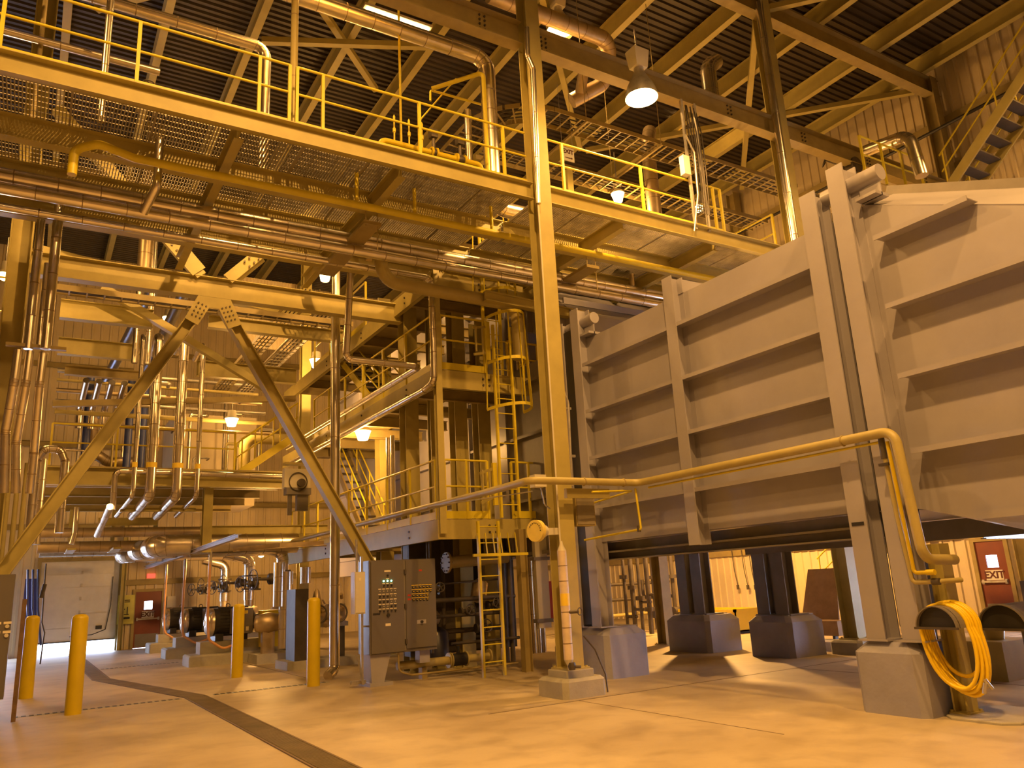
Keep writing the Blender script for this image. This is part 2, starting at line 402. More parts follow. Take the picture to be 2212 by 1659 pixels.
struct('wall_right', wr, [SIDING, TAN])
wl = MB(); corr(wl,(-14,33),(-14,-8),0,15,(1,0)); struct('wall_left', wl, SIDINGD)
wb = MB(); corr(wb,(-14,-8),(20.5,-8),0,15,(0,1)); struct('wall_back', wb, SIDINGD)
# roof deck, ribs along x
rd = MB(); pr = []; k = int(41.3/.19)
for i in range(k):
    y = -8+i*.19
    for t, o in ((0,0),(.085,0),(.11,.05),(.165,.05)): pr.append((y+t, 14.92+o))
m = len(pr); rd.add([(x,y,z) for x in (-14,20.6) for y,z in pr]+[(x,y,15.1) for x in (-14,20.6) for y in (-8,33.2)],
   [(i,i+1,m+i+1,m+i) for i in range(m-1)]+[(2*m,2*m+1,2*m+3,2*m+2)])
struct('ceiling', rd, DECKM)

# garage door (raised a little), exit doors
g = MB(); zb = .42
for i in range(6):
    z0 = zb+i*(D1[2]-zb)/6; g.box((D1[0],33.03,z0+.008),(D1[1],33.09,z0+(D1[2]-zb)/6-.006))
g.box((D1[0],33.06,zb),(D1[1],33.08,D1[2]+.1)); g.cur = 1; g.box((D1[0],33.0,zb-.03),(D1[1],33.12,zb+.01))
gj = MB(); gj.box((D1[0]-.12,32.88,0),(D1[0],33.1,D1[2]+.15)); gj.box((D1[1],32.88,0),(D1[1]+.10,33.1,D1[2]+.15)); gj.box((D1[0],32.92,D1[2]),(D1[1],33.1,D1[2]+.12))
gh = MB()
for z in (.95,1.40,1.87,2.33,2.78): gh.box((1.72,33.0,z-.06),(1.78,33.03,z+.06))
gs = MB(); gs.tube([(2.75,32.98,2.6),(2.74,32.98,1.6),(2.62,32.98,.75),(2.2,32.98,.6),(1.5,32.98,.58)],.014,8)
gb = MB(); gb.box((2.30,32.98,.78),(2.5,33.02,.90))
struct('door_1', g, [WHITE, RUBBER], 'white sectional overhead door raised a little, daylight under it', [('jamb', gj, TAN), ('hinge', gh, GALV), ('cord', gs, BLACK), ('vent_plate', gb, BLACK)])
def exit_door(name, label, P, U, N, wd):
    """P = floor corner, U = along, N = into the room, wd = width"""
    P = Vector(P); U = Vector(U); N = Vector(N); Z = Vector((0,0,1))
    def bx(mb, u0, u1, n0, n1, z0, z1):
        return mb.loft([[P+U*u0+N*n0+Z*z, P+U*u1+N*n0+Z*z, P+U*u1+N*n1+Z*z, P+U*u0+N*n1+Z*z] for z in (z0,z1)], False)
    l = MB(); c = wd/2
    for a in ((.03,c-.14,.02,2.0),(c+.14,wd-.03,.02,2.0),(c-.14,c+.14,.02,1.36),(c-.14,c+.14,1.66,2.0)): bx(l,a[0],a[1],0,.045,a[2],a[3])
    fr = MB(); bx(fr,-.07,.03,-.04,.08,0,2.1); bx(fr,wd-.03,wd+.07,-.04,.08,0,2.1); bx(fr,.03,wd-.03,-.04,.08,2.0,2.1)
    gl = MB(); bx(gl,c-.14,c+.14,.015,.03,1.36,1.66)
    kb = MB(); bx(kb,.08,wd-.08,.045,.05,.05,.5)
    pb = MB(); bx(pb,.08,wd-.08,.09,.13,1.0,1.05); bx(pb,.08,.14,.045,.10,.97,1.08); bx(pb,wd-.14,wd-.08,.045,.10,.97,1.08)
    sg = MB(); bx(sg,c-.21,c+.21,.045,.052,1.06,1.30)
    s = struct(name, l, DOORR, label, [('door_frame', fr, TAN), ('window_pane', gl, GLASS), ('kick_plate', kb, DARKG), ('push_bar', pb, GALV), ('exit_sign', sg, WHITE)])
    tx = text_mb('EXIT', .235, P+U*c+N*.056+Z*1.18, -U if (U.cross(Z)).dot(N) < 0 else U, Z, bold=.007); link('exit_lettering', tx, SIGNRED, s)
    return s
exit_door('door_2', 'red-brown exit door with a small bright window in the far wall', (D2[0],33,0), (1,0,0), (0,-1,0), D2[1]-D2[0])
exit_door('door_3', 'red-brown exit door with a small bright window in the right wall', (20.5,DR[1],0), (0,-1,0), (-1,0,0), DR[1]-DR[0])
g = MB(); g.box((20.52,GD[0],2.7),(20.58,GD[1],GD[2])); struct('door_4', g, WHITE, 'overhead door in the right wall standing partly open')
rs = MB(); p = ay(326,1244,33); rs.box((p.x-.14,32.90,p.z-.08),(p.x+.14,32.95,p.z+.08)); thing('exit_light', 'small lit red sign on the siding above the far exit door', 'sign', [('sign_box', rs, REDSIGN)])

# drains
tg = MB(); tf = MB()
segs = [((2.655,6.2),(2.655,15.15)),((2.655,15.15),(1.62,20.65)),((1.62,20.65),(1.62,31.5))]
for a, b in segs:
    a = Vector((*a,0)); b = Vector((*b,0)); d = (b-a).normalized(); sd = Vector((d.y,-d.x,0)); L = (b-a).length
    tg.cur = 1; tg.obox(a+Vector((0,0,.001)), b+Vector((0,0,.001)), .30, .004); tg.cur = 0
    k = int(L/.036) if a.y < 15 else int(L/.05)
    for i in range(k):
        p = a+d*(i*L/k); tg.obox(p-sd*.145+Vector((0,0,.007)), p+sd*.145+Vector((0,0,.007)), .016 if a.y < 15 else .028, .010)
    for q in (-1,1): tf.obox(a+sd*q*.165+Vector((0,0,.005)), b+sd*q*.165+Vector((0,0,.005)), .025, .012)
thing('trench_drain', 'long steel trench drain crossing the floor with a diagonal jog', 'drain', [('grate', tg, [TRENCH, BLACK]), ('frame', tf, JOINT)])
def slot(y, x0, x1, label):
    a = MB(); b = MB(); a.box((x0,y-.08,0),(x1,y+.08,.004)); k = int((x1-x0)/.105)
    for i in range(k): b.box((x0+i*.105+.015,y-.055,.002),(x0+i*.105+.078,y+.055,.008))
    thing('slot_drain', label, 'drain', [('strip', a, PADC), ('slots', b, BLACK)])
slot(15.07, .0, 2.42, 'near slotted drain strip left of the trench drain, beside the yellow bollards')
slot(15.12, 2.95, 5.0, 'near slotted drain strip right of the trench drain, running behind a bollard')
slot(23.85, 1.85, 3.8, 'far slotted drain strip leading to the nearest pump pad')

# ================================================================ ROOF STEEL
for i, x in enumerate((-2.3,-.25,1.7,3.57,5.6,7.45,9.3,11.2,13.4,15.5,17.75,19.72)):
    b = MB(); b.ibeam((x,-8,14.66),(x,33,14.66),.5,.17,.016)
    o = thing('roof_purlin', 'tan roof purlin running away under the dark ribbed deck', 'beam', [('purlin', b, BEIGE)], group='roof purlins')
rows = [(10.0,'roof girder over the long front column line'),(24.8,'roof girder beyond the mezzanine'),(2.6,'roof girder nearest the viewer, above the picture')]
for y, lb in rows:
    b = MB(); b.ibeam((-14,y,14.15),(20.4,y,14.15),.5,.26,.02); thing('roof_girder', lb, 'beam', [('girder', b, TAN)])
for (a, b_, lb) in (((13.6,10.2,14.3),(19.9,16.6,14.3),'diagonal roof brace in the right bay, falling away from the far column'),
                    ((13.6,17.0,14.3),(20.1,10.4,14.3),'diagonal roof brace in the right bay, crossing toward the wall column'),
                    ((0.3,17.0,14.3),(6.8,10.3,14.3),'diagonal roof brace over the upper walkway, rising to the tall column'),
                    ((0.3,10.3,14.3),(6.8,17.0,14.3),'diagonal roof brace over the upper walkway, crossing the other one'),
                    ((7.1,10.3,14.3),(13.4,17.0,14.3),'diagonal roof brace behind the big lamp'),
                    ((13.6,10.0,14.2),(20.2,3.0,14.2),'diagonal roof brace above the steel stair'),((3.64,16.03,14.0),(7.11,14.47,14.0),'nearly level roof brace behind the lit vertical pipe')):
    m_ = MB(); m_.obox(a, b_, .14, .14); thing('roof_brace', lb, 'brace', [('brace', m_, BEIGE)])
# long beam on the y=10 line (two lengths)
for x0, x1, lb in ((-6,6.7,'long steel beam across the top left, ending at the tall front column'),(7.02,20.2,'long steel beam carrying the big lamp, right of the tall front column')):
    b = MB(); b.ibeam((x0,10,11.0),(x1,10,11.0),.46,.24,.02)
    bt = MB()
    for x in [x0+.2+i*2.35 for i in range(int((x1-x0)/2.35)+1)]: bolts(bt,(x,9.985,11.0),(1,0,0),(0,0,1),(0,-1,0),2,4,.1,.09,.02)
    thing('long_beam', lb, 'beam', [('beam', b, TAN), ('bolts', bt, CAST)])
# columns
def column(x, y, z1, w, d, label, m=BEIGE, z0=0., openx=True, base=True, top=None):
    """openx: web open sides face +-x"""
    b = MB(); up = (0,1,0) if openx else (1,0,0)
    b.ibeam((x,y,z0),(x,y,z1), d if openx else w, w if openx else d, .02, up)
    pl = MB(); 
    if base: pl.box((x-w*.7,y-d*.7,z0),(x+w*.7,y+d*.7,z0+.025)); bolts(pl,(x,y,z0+.025),(1,0,0),(0,1,0),(0,0,1),2,2,w*1.15,d*1.15,.02)
    return thing('steel_column', label, 'column', [('shaft', b, m), ('base_plate', pl, m)])
cx, cy = 6.87, 9.93
column(cx, cy, 14.4, .27, .31, 'tall beige front column standing on a stepped concrete base', z0=.36)
p = MB(); p.cbox(6.5,7.24,9.56,10.3,0,.26,.07,.04); q = MB(); q.cbox(6.63,7.11,9.68,10.18,.26,.36,.02,.01)
thing('column_pedestal', 'low stepped concrete pedestal under the tall beige front column', 'pedestal', [('footing', p, PADC), ('step', q, PADC)])
column(13.45, 10.0, 14.4, .27, .31, 'beige column of the front line rising behind the grey duct', z0=.25)
p = MB(); p.cbox(13.1,13.8,9.65,10.35,0,.25,.07,.04); thing('column_pedestal', 'low concrete pedestal in the shade under the grey duct', 'pedestal', [('footing', p, PADC)])
column(20.1, 10.0, 14.4, .3, .34, 'dark column against the right wall beside the stair', m=TAN)
column(20.1, 17.2, 14.4, .3, .34, 'column against the right wall behind the yellow bin', m=TAN)
column(13.2, 15.0, 9.6, .27, .31, 'dark column seen between the duct pedestals', m=TAN)
column(-.55, 15.2, 14.4, .34, .36, 'left frame column behind the left control cabinet', openx=False)
column(6.75, 15.2, 7.75, .3, .34, 'right frame column hidden behind the control cabinet')

column(7.4, 25.0, 14.4, .3, .3, 'far column beyond the platform walkways')
# riser on tall column
r = MB(); q0 = Vector((6.93,9.68,0)); r.tube([ay(1138,60,9.65),ay(1140,122,9.65),ay(1152,150,9.65),ay(1163,440,9.65)],.045,12,seam=1.1)
r2 = MB(); zt = ay(1163,440,9.65); zl = ay(1211,1190,9.65); r2.tube([(zt.x,9.66,zt.z),(zt.x,9.66,zl.z)],.014,8)
r3 = MB(); r3.tube([(zt.x,9.64,zl.z),(zt.x,9.64,.52)],.068,16,seam=.24)
r4 = MB(); r4.lathe([(0,.068),(.08,.03),(.14,.02)],(zt.x,9.64,zl.z),(0,0,1),16); r4.lathe([(0,.068),(.08,.03),(.14,.02)],(zt.x,9.64,.52),(0,0,-1),16)
vl = MB(); vl.lathe([(0,.045),(.05,.06),(.1,.045)],(zt.x+.02,9.60,.38),(0,0,1),12); vl.cyl((zt.x+.02,9.6,.42),(zt.x+.1,9.5,.42),.02); vl.cyl((zt.x,9.6,1.16),(zt.x+.16,9.55,1.16),.025); vl.torus((zt.x+.17,9.53,1.16),(.3,-1,0),.05,.008,16)
yl = MB(); yl.cyl((zt.x,9.64,1.25),(zt.x,9.64,1.42),.070,16)
thing('drain_riser', 'slim silver and cream riser clamped to the face of the tall front column', 'pipe',
      [('silver_upper_pipe', r, [ALU, SEAM]), ('thin_rod', r2, CREAM), ('insulated_lower_pipe', r3, [mat('pink_cream_insulation',(.72,.60,.48),.5), SEAM]), ('end_cone', r4, CREAM), ('valve', vl, CAST), ('yellow_band', yl, LABY)])
# ================================================================ helpers for steelwork
def railing(label, pts, h=.95, toe=.1, sp=1.4, group=None, m=YEL, posts=None, r=.021, name='guard_railing', ends=True):
    pts = [Vector(p) for p in pts]; Z = Vector((0,0,1))
    a = MB().tube([p+Z*h for p in pts], r, 10, fil=.05); b = MB().tube([p+Z*h*.55 for p in pts], r*.9, 10, fil=.05); parts = [('top_rail', a, m), ('mid_rail', b, m)]
    if toe:
        t = MB(); 
        for i in range(len(pts)-1): t.obox(pts[i]+Z*(toe/2+.01), pts[i+1]+Z*(toe/2+.01), .008, toe)
        parts.append(('toe_plate', t, m))
    P = []
    if posts: P = [Vector(p) for p in posts]
    else:
        for i in range(len(pts)-1):
            d = pts[i+1]-pts[i]; k = max(1, round(d.length/sp))
            for j in range(k): P.append(pts[i]+d*(j/k))
        P.append(pts[-1])
    for p in P: parts.append(('post', MB().box(p-Vector((.022,.022,0)), p+Vector((.022,.022,h))), m))
    return thing(name, label, 'railing', parts, group)
def grating(label, x0, x1, y0, y1, z, along='y', sp=.042, name='grating_deck', panel=1.0):
    g = MB(); h = .042
    if along == 'y':
        k = int((x1-x0)/sp)
        for i in range(k+1): x = x0+i*(x1-x0)/k; g.box((x-.006,y0,z-h),(x+.006,y1,z))
        n = int((y1-y0)/.12)
        for j in range(n+1): y = y0+j*(y1-y0)/n; g.box((x0,y-.003,z-.012),(x1,y+.003,z))
        for i in range(int((x1-x0)/panel)+1): x = x0+i*panel; g.box((x-.014,y0,z-h-.002),(x+.014,y1,z+.001))
    else:
        k = int((y1-y0)/sp)
        for i in range(k+1): y = y0+i*(y1-y0)/k; g.box((x0,y-.003,z-h),(x1,y+.003,z))
        n = int((x1-x0)/.1)
        for j in range(n+1): x = x0+j*(x1-x0)/n; g.box((x-.003,y0,z-.012),(x+.003,y1,z))
    return thing(name, label, 'deck', [('grating', g, GRATE)])
def pipe(label, pts, r, m=ALU, seam=.9, fil=None, name='insulated_pipe', extra=(), group=None, n=14, cat='pipe'):
    a = MB(); a.tube(pts, r, n, fil, seam=seam)
    return thing(name, label, cat, [('pipe_run', a, [m, SEAM])]+list(extra) if extra else [('pipe_run', a, [m, SEAM])], group)
def ibm(label, a, b, h=.3, w=.16, m=BEIGE, name='steel_beam', up=(0,0,1), group=None, extra=()):
    k = MB(); k.ibeam(a, b, h, w, .016, up); return thing(name, label, 'beam', [('beam', k, m)]+list(extra), group)
def X2(p1, p2, y):
    a = ay(*p1, y); b = ay(*p2, y); z = (a.z+b.z)/2; return Vector((a.x,y,z)), Vector((b.x,y,z))
def Y2(p1, p2, x):
    a = ax(*p1, x); b = ax(*p2, x); z = (a.z+b.z)/2; return Vector((x,a.y,z)), Vector((x,b.y,z))
def Zv(p1, p2, y):
    a = ay(*p1, y); b = ay(*p2, y); x = (a.x+b.x)/2; return Vector((x,y,a.z)), Vector((x,y,b.z))
def handwheel(mb, c, d, R=.2, r=.012, spokes=5):
    c = Vector(c); d = Vector(d).normalized(); mb.torus(c, d, R, r, 24, 6); up = Vector((0,0,1)) if abs(d.z) < .9 else Vector((1,0,0)); s = d.cross(up).normalized(); u = s.cross(d)
    for k in range(spokes):
        a = 2*math.pi*k/spokes+.3; mb.cyl(c, c+(s*math.cos(a)+u*math.sin(a))*R, r*.8, 6)
    mb.cyl(c-d*.03, c+d*.03, R*.16, 10); return mb
def gate_valve(label, c, axis, wheel, r=.12, L=.35, stem=.4, R=.2, m=CAST, group=None):
    c = Vector(c); axis = Vector(axis).normalized(); wheel = Vector(wheel).normalized()
    b = MB(); b.lathe([(-L/2,r*.9),(-L*.2,r*.95),(0,r*1.15),(L*.2,r*.95),(L/2,r*.9)], c, axis, 16)
    b.lathe([(0,r*.9),(stem*.35,r*.75),(stem*.36,r*1.0),(stem*.45,r*1.0),(stem*.46,r*.3),(stem,r*.16)], c, wheel, 14)
    f = MB()
    for q in (-1,1): f.cyl(c+axis*(q*L/2-.02), c+axis*(q*L/2+.02), r*1.5, 20)
    h = handwheel(MB(), c+wheel*stem, wheel, R)
    return thing('gate_valve', label, 'valve', [('body', b, m), ('flange', f, m), ('handwheel', h, CAST)], group)

# ================================================================ UPPER WALKWAY (z = 8)
ZD = 8.06
for x0, x1, lb in ((-4.0,6.70,'left'),(7.03,13.28,'right')):
    b = MB(); b.channel((x0,9.93,7.90),(x1,9.93,7.90),.30,.10,.014,side=1)
    thing('walkway_edge_beam', f'deep beige edge channel of the upper walkway, {lb} of the tall front column', 'beam', [('channel', b, BEIGE)])
tk = MB()
def px_posts(pxs, y, z): 
    return [Vector((ay(px, py, y).x, y, z)) for px, py in pxs]
P1 = px_posts([(4,60),(304,50),(562,125)], 9.98, ZD)
gx0 = ay(627,120,9.98).x; gx1 = ay(643,120,9.98).x
railing('yellow guard railing of the upper walkway, left of the lit vertical pipe', [(-4,9.98,ZD),(gx0,9.98,ZD)], .99, .1, posts=[Vector((-2.4,9.98,ZD))]+P1+[Vector((gx0,9.98,ZD))])
P2 = px_posts([(698,160),(905,224),(1085,275)], 9.98, ZD)
railing('yellow guard railing of the upper walkway, from the lit vertical pipe to the tall column', [(gx1,9.98,ZD),(6.68,9.98,ZD)], .99, .1, posts=[Vector((gx1,9.98,ZD))]+P2)
P3 = px_posts([(1212,310),(1382,360),(1540,420)], 9.98, ZD)
railing('yellow guard railing of the upper walkway, right of the tall column', [(7.05,9.98,ZD),(11.3,9.98,ZD)], .99, .1, posts=P3+[Vector((11.3,9.98,ZD))])
railing('yellow guard railing at the far end of the right upper walkway, running back', [(13.2,10.3,ZD),(13.2,13.4,ZD)], .99, .1)
railing('yellow guard railing on the back side of the right upper walkway', [(10.3,13.45,ZD),(13.2,13.45,ZD)], .99, .1)
grating('left upper walkway grating seen from below', -4.0, 6.68, 10.02, 11.2, 8.04, 'y')
grating('left upper walkway inner grating strip', -4.0, 6.68, 11.35, 12.5, 8.04, 'y')
grating('left upper walkway back grating strip', -4.0, 6.68, 12.65, 13.7, 8.04, 'y')
grating('right upper walkway grating seen from below', 7.05, 13.3, 10.02, 11.2, 8.04, 'y')
grating('right upper walkway inner grating strip', 7.05, 13.3, 11.35, 12.5, 8.04, 'y')
grating('right upper walkway back grating strip', 7.05, 13.3, 12.65, 13.5, 8.04, 'y')
for y, nm in ((11.27,'first inner'),(12.57,'second inner'),(13.75,'rear')):
    for x0, x1, sd in ((-4.0,6.9,'left'),(6.95,13.3,'right')):
        ibm(f'{nm} floor beam under the {sd} upper walkway', (x0,y,7.83),(x1,y,7.83), .34, .17)
for x in (-1.6,2.0,4.4): ibm(f'cross beam under the left upper walkway, {["second","third","nearest"][[-1.6,2.0,4.4].index(x)]} from the tall column' if x != 4.4 else 'cross beam under the left upper walkway nearest the tall column', (x,10,7.80),(x,15,7.80), .26, .13)
for x in (8.7,11.0): ibm(f'cross beam under the right upper walkway, {"nearest" if x<9 else "farther from"} the tall column', (x,10,7.80),(x,13.8,7.80), .26, .13)
# two silver strut posts of the conduit rack at the right rail
for i, (a, b, lb) in enumerate((((1490,300),(1500,492),'left'),((1515,300),(1531,497),'right'))):
    t_ = Zv(a, b, 9.86); k = MB(); k.obox((t_[0].x,9.9,t_[1].z),(t_[0].x,9.9,10.8),.05,.05); thing('strut_post', f'silver strut post fixed to the right upper railing, {lb} one of the pair', 'post', [('strut', k, GALV)])
cb = MB(); 
for i in range(6):
    x = ay(1500+i*4,380,9.85).x; cb.tube([(x,9.82,8.3),(x+.01*i,9.82,9.2),(x-.05+.02*i,9.82,10.1),(x+.1*random.random(),9.9,10.7)],.013,6)
thing('cable_bundle', 'bundle of dark and grey cables strapped between the two strut posts', 'cable', [('cables', cb, DARK)])
jb = MB(); c = ay(1478,358,9.84); jb.box((c.x-.06,9.78,c.z-.2),(c.x+.1,9.9,c.z+.2)); cv = MB(); cv.tube([ay(1480,290,9.8),ay(1500,330,9.8),ay(1508,420,9.8),ay(1500,500,9.8)],.018,8,.1)
thing('junction_box', 'pale junction box beside the strut posts on the right upper railing', 'box', [('enclosure', jb, CREAM), ('conduit', cv, GALV)])
# EXIT sign on the walkway
c = ay(1227,331,11.4); s_ = MB(); s_.box((c.x-.15,11.4,c.z-.17),(c.x+.15,11.42,c.z+.13)); tx = text_mb('EXIT', .13, (c.x,11.395,c.z+.03), (1,0,0), (0,0,1), bold=.003)
ar = MB(); ar.box((c.x-.08,11.392,c.z-.115),(c.x+.07,11.398,c.z-.10)); ar.poly([(c.x+.07,11.392,c.z-.13),(c.x+.11,11.392,c.z-.107),(c.x+.07,11.392,c.z-.085)],(0,.006,0))
hn = MB(); hn.cyl((c.x-.13,11.41,c.z+.13),(c.x-.13,11.41,11.5),.004,6); hn.cyl((c.x+.13,11.41,c.z+.13),(c.x+.13,11.41,11.5),.004,6)
thing('exit_sign', 'white EXIT sign with an arrow hanging over the right upper walkway', 'sign', [('panel', s_, WHITE), ('lettering', tx, SIGNRED), ('arrow', ar, SIGNRED), ('hanger_wire', hn, GALV)])
# fluorescent style trough lamps near ceiling
c0 = ay(790,20,13.2); c1 = ay(925,62,13.2); l = MB(); l.obox((c0.x,13.2,c0.z),(c1.x,13.2,c0.z),.14,.02)
hs = MB(); hs.obox((c0.x-.05,13.2,c0.z+.05),(c1.x+.05,13.2,c0.z+.05),.22,.06)
t = thing('strip_lamp', 'long glowing strip lamp above the big silver duct at the top', 'lamp', [('tube_lens', l, LENS), ('housing', hs, CREAM)])
# yellow lit riser, silver risers through walkway
def riser(label, top, bot, y, r, m=ALU, z0=None, z1=None, seam=1.1):
    a, b = Zv(top, bot, y); zt = a.z if z1 is None else z1; zb_ = b.z if z0 is None else z0
    return pipe(label, [(a.x,y,zb_),(a.x,y,zt)], r, m, seam)
riser('brightly lit vertical pipe between the two left railing sections', (638,20), (632,262), 10.35, .055, PIPET, z0=8.05, z1=12.4)
pipe('silver pipe coming from the top left and dropping behind the left railing bay', [(-4,11.6,10.45),(2.70,11.6,10.45),(2.70,11.6,8.05)], .09, ALU, .6)
riser('thin silver pole behind the left railing', (236,0), (230,150), 11.0, .05, ALU, z0=8.05, z1=12.5)
riser('thin pipe standing behind the far left railing', (93,20), (88,120), 12.0, .035, TAN, z0=8.05, z1=12.5)
riser('slim yellow vent line rising from the gas train', (861,40), (866,250), 11.0, .022, YEL, z0=8.9, z1=13.2, seam=0)
a, b = X2((0,55),(300,140),11.9); pipe('silver pipe running behind the far left railing', [(-4,11.9,a.z-.05),(b.x-.3,11.9,a.z-.05),(b.x+.3,11.9,a.z-.05)], .06, ALU, .8)
# little stainless manifolds on the deck
for (px, py, lb) in ((322,165,'left'),(742,278,'right')):
    c = ay(px, py, 10.5); y = 10.5; z = 8.06
    b = MB(); b.lathe([(-.14,.02),(-.12,.08),(.1,.08),(.12,.02)], (c.x,y,z+.24), (1,0,0), 14); b.cyl((c.x,y,z+.3),(c.x,y,z+.42),.04)
    wv = MB(); handwheel(wv, (c.x,y,z+.45), (0,0,1), .07, .01, 4)
    pp = MB(); pp.tube([(c.x-.14,y,z+.24),(c.x-.35,y,z+.30),(c.x-.45,y-.05,z+.24),(c.x-.62,y,z+.32),(c.x-.62,y,z+.02)],.018,8,.04); pp.tube([(c.x-.4,y,z+.26),(c.x-.38,y,z+.02)],.015,8); pp.tube([(c.x+.1,y,z+.24),(c.x+.25,y,z+.24),(c.x+.25,y,z)],.016,8,.03)
    lg = MB(); lg.box((c.x-.12,y-.06,z),(c.x-.09,y+.06,z+.2)); lg.box((c.x+.08,y-.06,z),(c.x+.11,y+.06,z+.2))
    thing('steam_trap_set', f'small stainless trap and valve set on the upper deck, {lb} one', 'valve', [('vessel', b, ALU), ('handwheel', wv, CAST), ('tubing', pp, ALU), ('bracket', lg, CREAM)])
# yellow gas train on upper deck
y = 10.45; c0 = ay(822,302,y); c1 = ay(925,330,y); zc = c0.z
g = MB(); g.tube([(c0.x,y,8.06),(c0.x,y,zc),(ay(1010,350,y).x,y,zc),(ay(1040,360,y).x,y,zc),(ay(1040,360,y).x,y+.1,8.06)],.052,14,.1)
fl_ = MB()
for px in (932,942,985,1002): x = ay(px,335,y).x; fl_.cyl((x-.015,y,zc),(x+.015,y,zc),.10,20)
br = MB()
for px in (852,884,912): x = ay(px,300,y).x; br.tube([(x,y,zc),(x,y,zc+.42)],.014,8); br.cyl((x,y,zc+.2),(x,y,zc+.27),.026,10); br.lathe([(0,.02),(.06,.02),(.1,.004)],(x,y,zc+.42),(0,0,1),8)
va = MB()
for px in (937,994): x = ay(px,330,y).x; va.lathe([(-.06,.07),(0,.085),(.06,.07)],(x,y,zc),(1,0,0),14); va.cyl((x,y,zc),(x,y,zc+.34),.03); va.box((x-.06,y-.06,zc+.28),(x+.06,y+.06,zc+.42)); 
thing('gas_train', 'yellow gas pipe with two dark valves on the upper deck left of the tall column', 'pipe', [('gas_pipe', g, BYEL), ('flange', fl_, BYEL), ('vent_stub', br, YEL), ('valve', va, CAST)])
pipe('yellow small-bore frame pipe standing left of the silver elbow', [ay(930,218,11.6),ay(930,195,11.6),ay(1055,230,11.6),ay(1068,380,11.6)], .022, YEL, 0)
pipe('yellow vertical pipe left of the tall column, rising through the deck', [(6.35,10.7,8.06),(6.35,10.7,10.6),(5.6,11.3,10.4)], .04, YEL, 0)
pipe('pair of thin yellow and grey slanting lines behind the gas train', [ay(905,262,11.8),ay(985,170,11.8)], .015, YEL, 0)
# ================================================================ HIGH SILVER DUCTS
a, b = X2((590,-12),(1060,118),11.0)
pipe('big silver pipe across the top, dropping at an elbow beside the tall column', [(-4,11.0,a.z),(6.62,11.0,a.z),(6.62,11.0,8.6),(6.95,11.4,8.35),(9,11.4,8.35)], .145, ALU, .5, fil=.3, n=20)
pipe('thinner silver pipe above and parallel to the big elbowed one', [(-4,10.6,a.z+.36),(6.75,10.6,a.z+.36),(6.75,10.6,a.z+.1)], .075, ALU, .6)
pipe('second silver drop beside the big elbow', [(6.35,11.35,10.2),(6.35,11.35,8.5),(6.7,11.6,8.3)], .07, ALU, .6)
a, b = X2((1165,20),(1330,70),11.2)
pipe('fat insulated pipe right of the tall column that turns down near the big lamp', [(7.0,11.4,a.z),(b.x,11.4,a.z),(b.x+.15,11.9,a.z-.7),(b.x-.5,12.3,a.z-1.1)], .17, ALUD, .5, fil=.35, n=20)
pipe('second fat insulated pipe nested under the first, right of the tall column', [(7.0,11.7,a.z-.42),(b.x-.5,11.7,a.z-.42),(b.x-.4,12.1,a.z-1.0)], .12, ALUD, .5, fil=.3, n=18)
pipe('third insulated pipe of the nest, lowest by the big lamp', [(7.0,12.1,a.z-.05),(b.x-.2,12.1,a.z-.05),(b.x-.1,12.5,a.z-.9)], .10, ALU, .5, fil=.3)
c = ay(1225,75,12.8); pipe('short shiny silver duct slanting up behind the nest of insulated pipes', [(c.x-.5,12.2,c.z-.5),(c.x+.3,13.4,c.z+.7)], .19, ALU, 1.0, n=20)
a = ay(1285,375,12.1); pipe('long gold-lit silver pipe lying behind the right upper railing', [(7.2,12.3,8.45),(13.1,12.3,8.45)], .14, ALU, .45, n=20)
pb = MB(); c = ay(1232,385,11.7); pb.box((c.x-.07,11.7,8.05),(c.x+.07,11.85,c.z+.2)); thing('support_post', 'short beige support post in front of the gold-lit pipe', 'post', [('post', pb, BEIGE)])
pipe('silver downcomer beside the second tall column', [(13.1,9.75,14.0),(13.1,9.75,6.4)], .085, ALU, 1.0)
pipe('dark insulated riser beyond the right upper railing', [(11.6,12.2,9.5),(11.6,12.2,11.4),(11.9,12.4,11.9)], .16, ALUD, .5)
# ================================================================ CABLE TRAYS
def tray(label, pts, wdt, m=TAN, rung=.25, side=.1, name='cable_tray'):
    s_ = MB(); r_ = MB(); pts = [Vector(p) for p in pts]
    for i in range(len(pts)-1):
        a, b = pts[i], pts[i+1]; d = (b-a).normalized(); sd = d.cross(Vector((0,0,1))).normalized(); L = (b-a).length
        for q in (-1,1): s_.obox(a+sd*q*wdt/2-d*.01, b+sd*q*wdt/2+d*.01, .012, side)
        k = max(1, int(L/rung))
        for j in range(k): p = a+d*((j+.5)*L/k); r_.obox(p-sd*wdt/2, p+sd*wdt/2, .03, .02, off=(0,-side/2+.02))
    c_ = MB()
    for j in range(3):
        o = (j-1)*wdt*.22; cp = []
        for i, p in enumerate(pts):
            d = (pts[min(i+1,len(pts)-1)]-pts[max(i-1,0)]).normalized(); sd = d.cross(Vector((0,0,1))).normalized(); cp.append(p+sd*o+Vector((0,0,-side/2+.045)))
        c_.tube(cp, .016, 6, .1)
    return thing(name, label, 'cable tray', [('side_rail', s_, m), ('rungs', r_, m), ('cables', c_, DARK)])
zt = ay(1330,290,11.4).z
arc = [(8.1+ -1.0*math.cos(t), 12.3- 0 - .9*math.sin(t)+.9*(1-1), zt) for t in (0.,)]
arc = [Vector((8.3,11.5,zt))+Vector((-1.1*math.sin(t), 1.1-1.1*math.cos(t), 0)) for t in [math.pi/2*k/6 for k in range(7)]][::-1]
tray('ladder cable tray that curves above the EXIT sign and runs right under the big lamp', [(7.2,14.5,zt)]+[tuple(p) for p in arc]+[(15.5,11.5,zt)], .55, TAN)
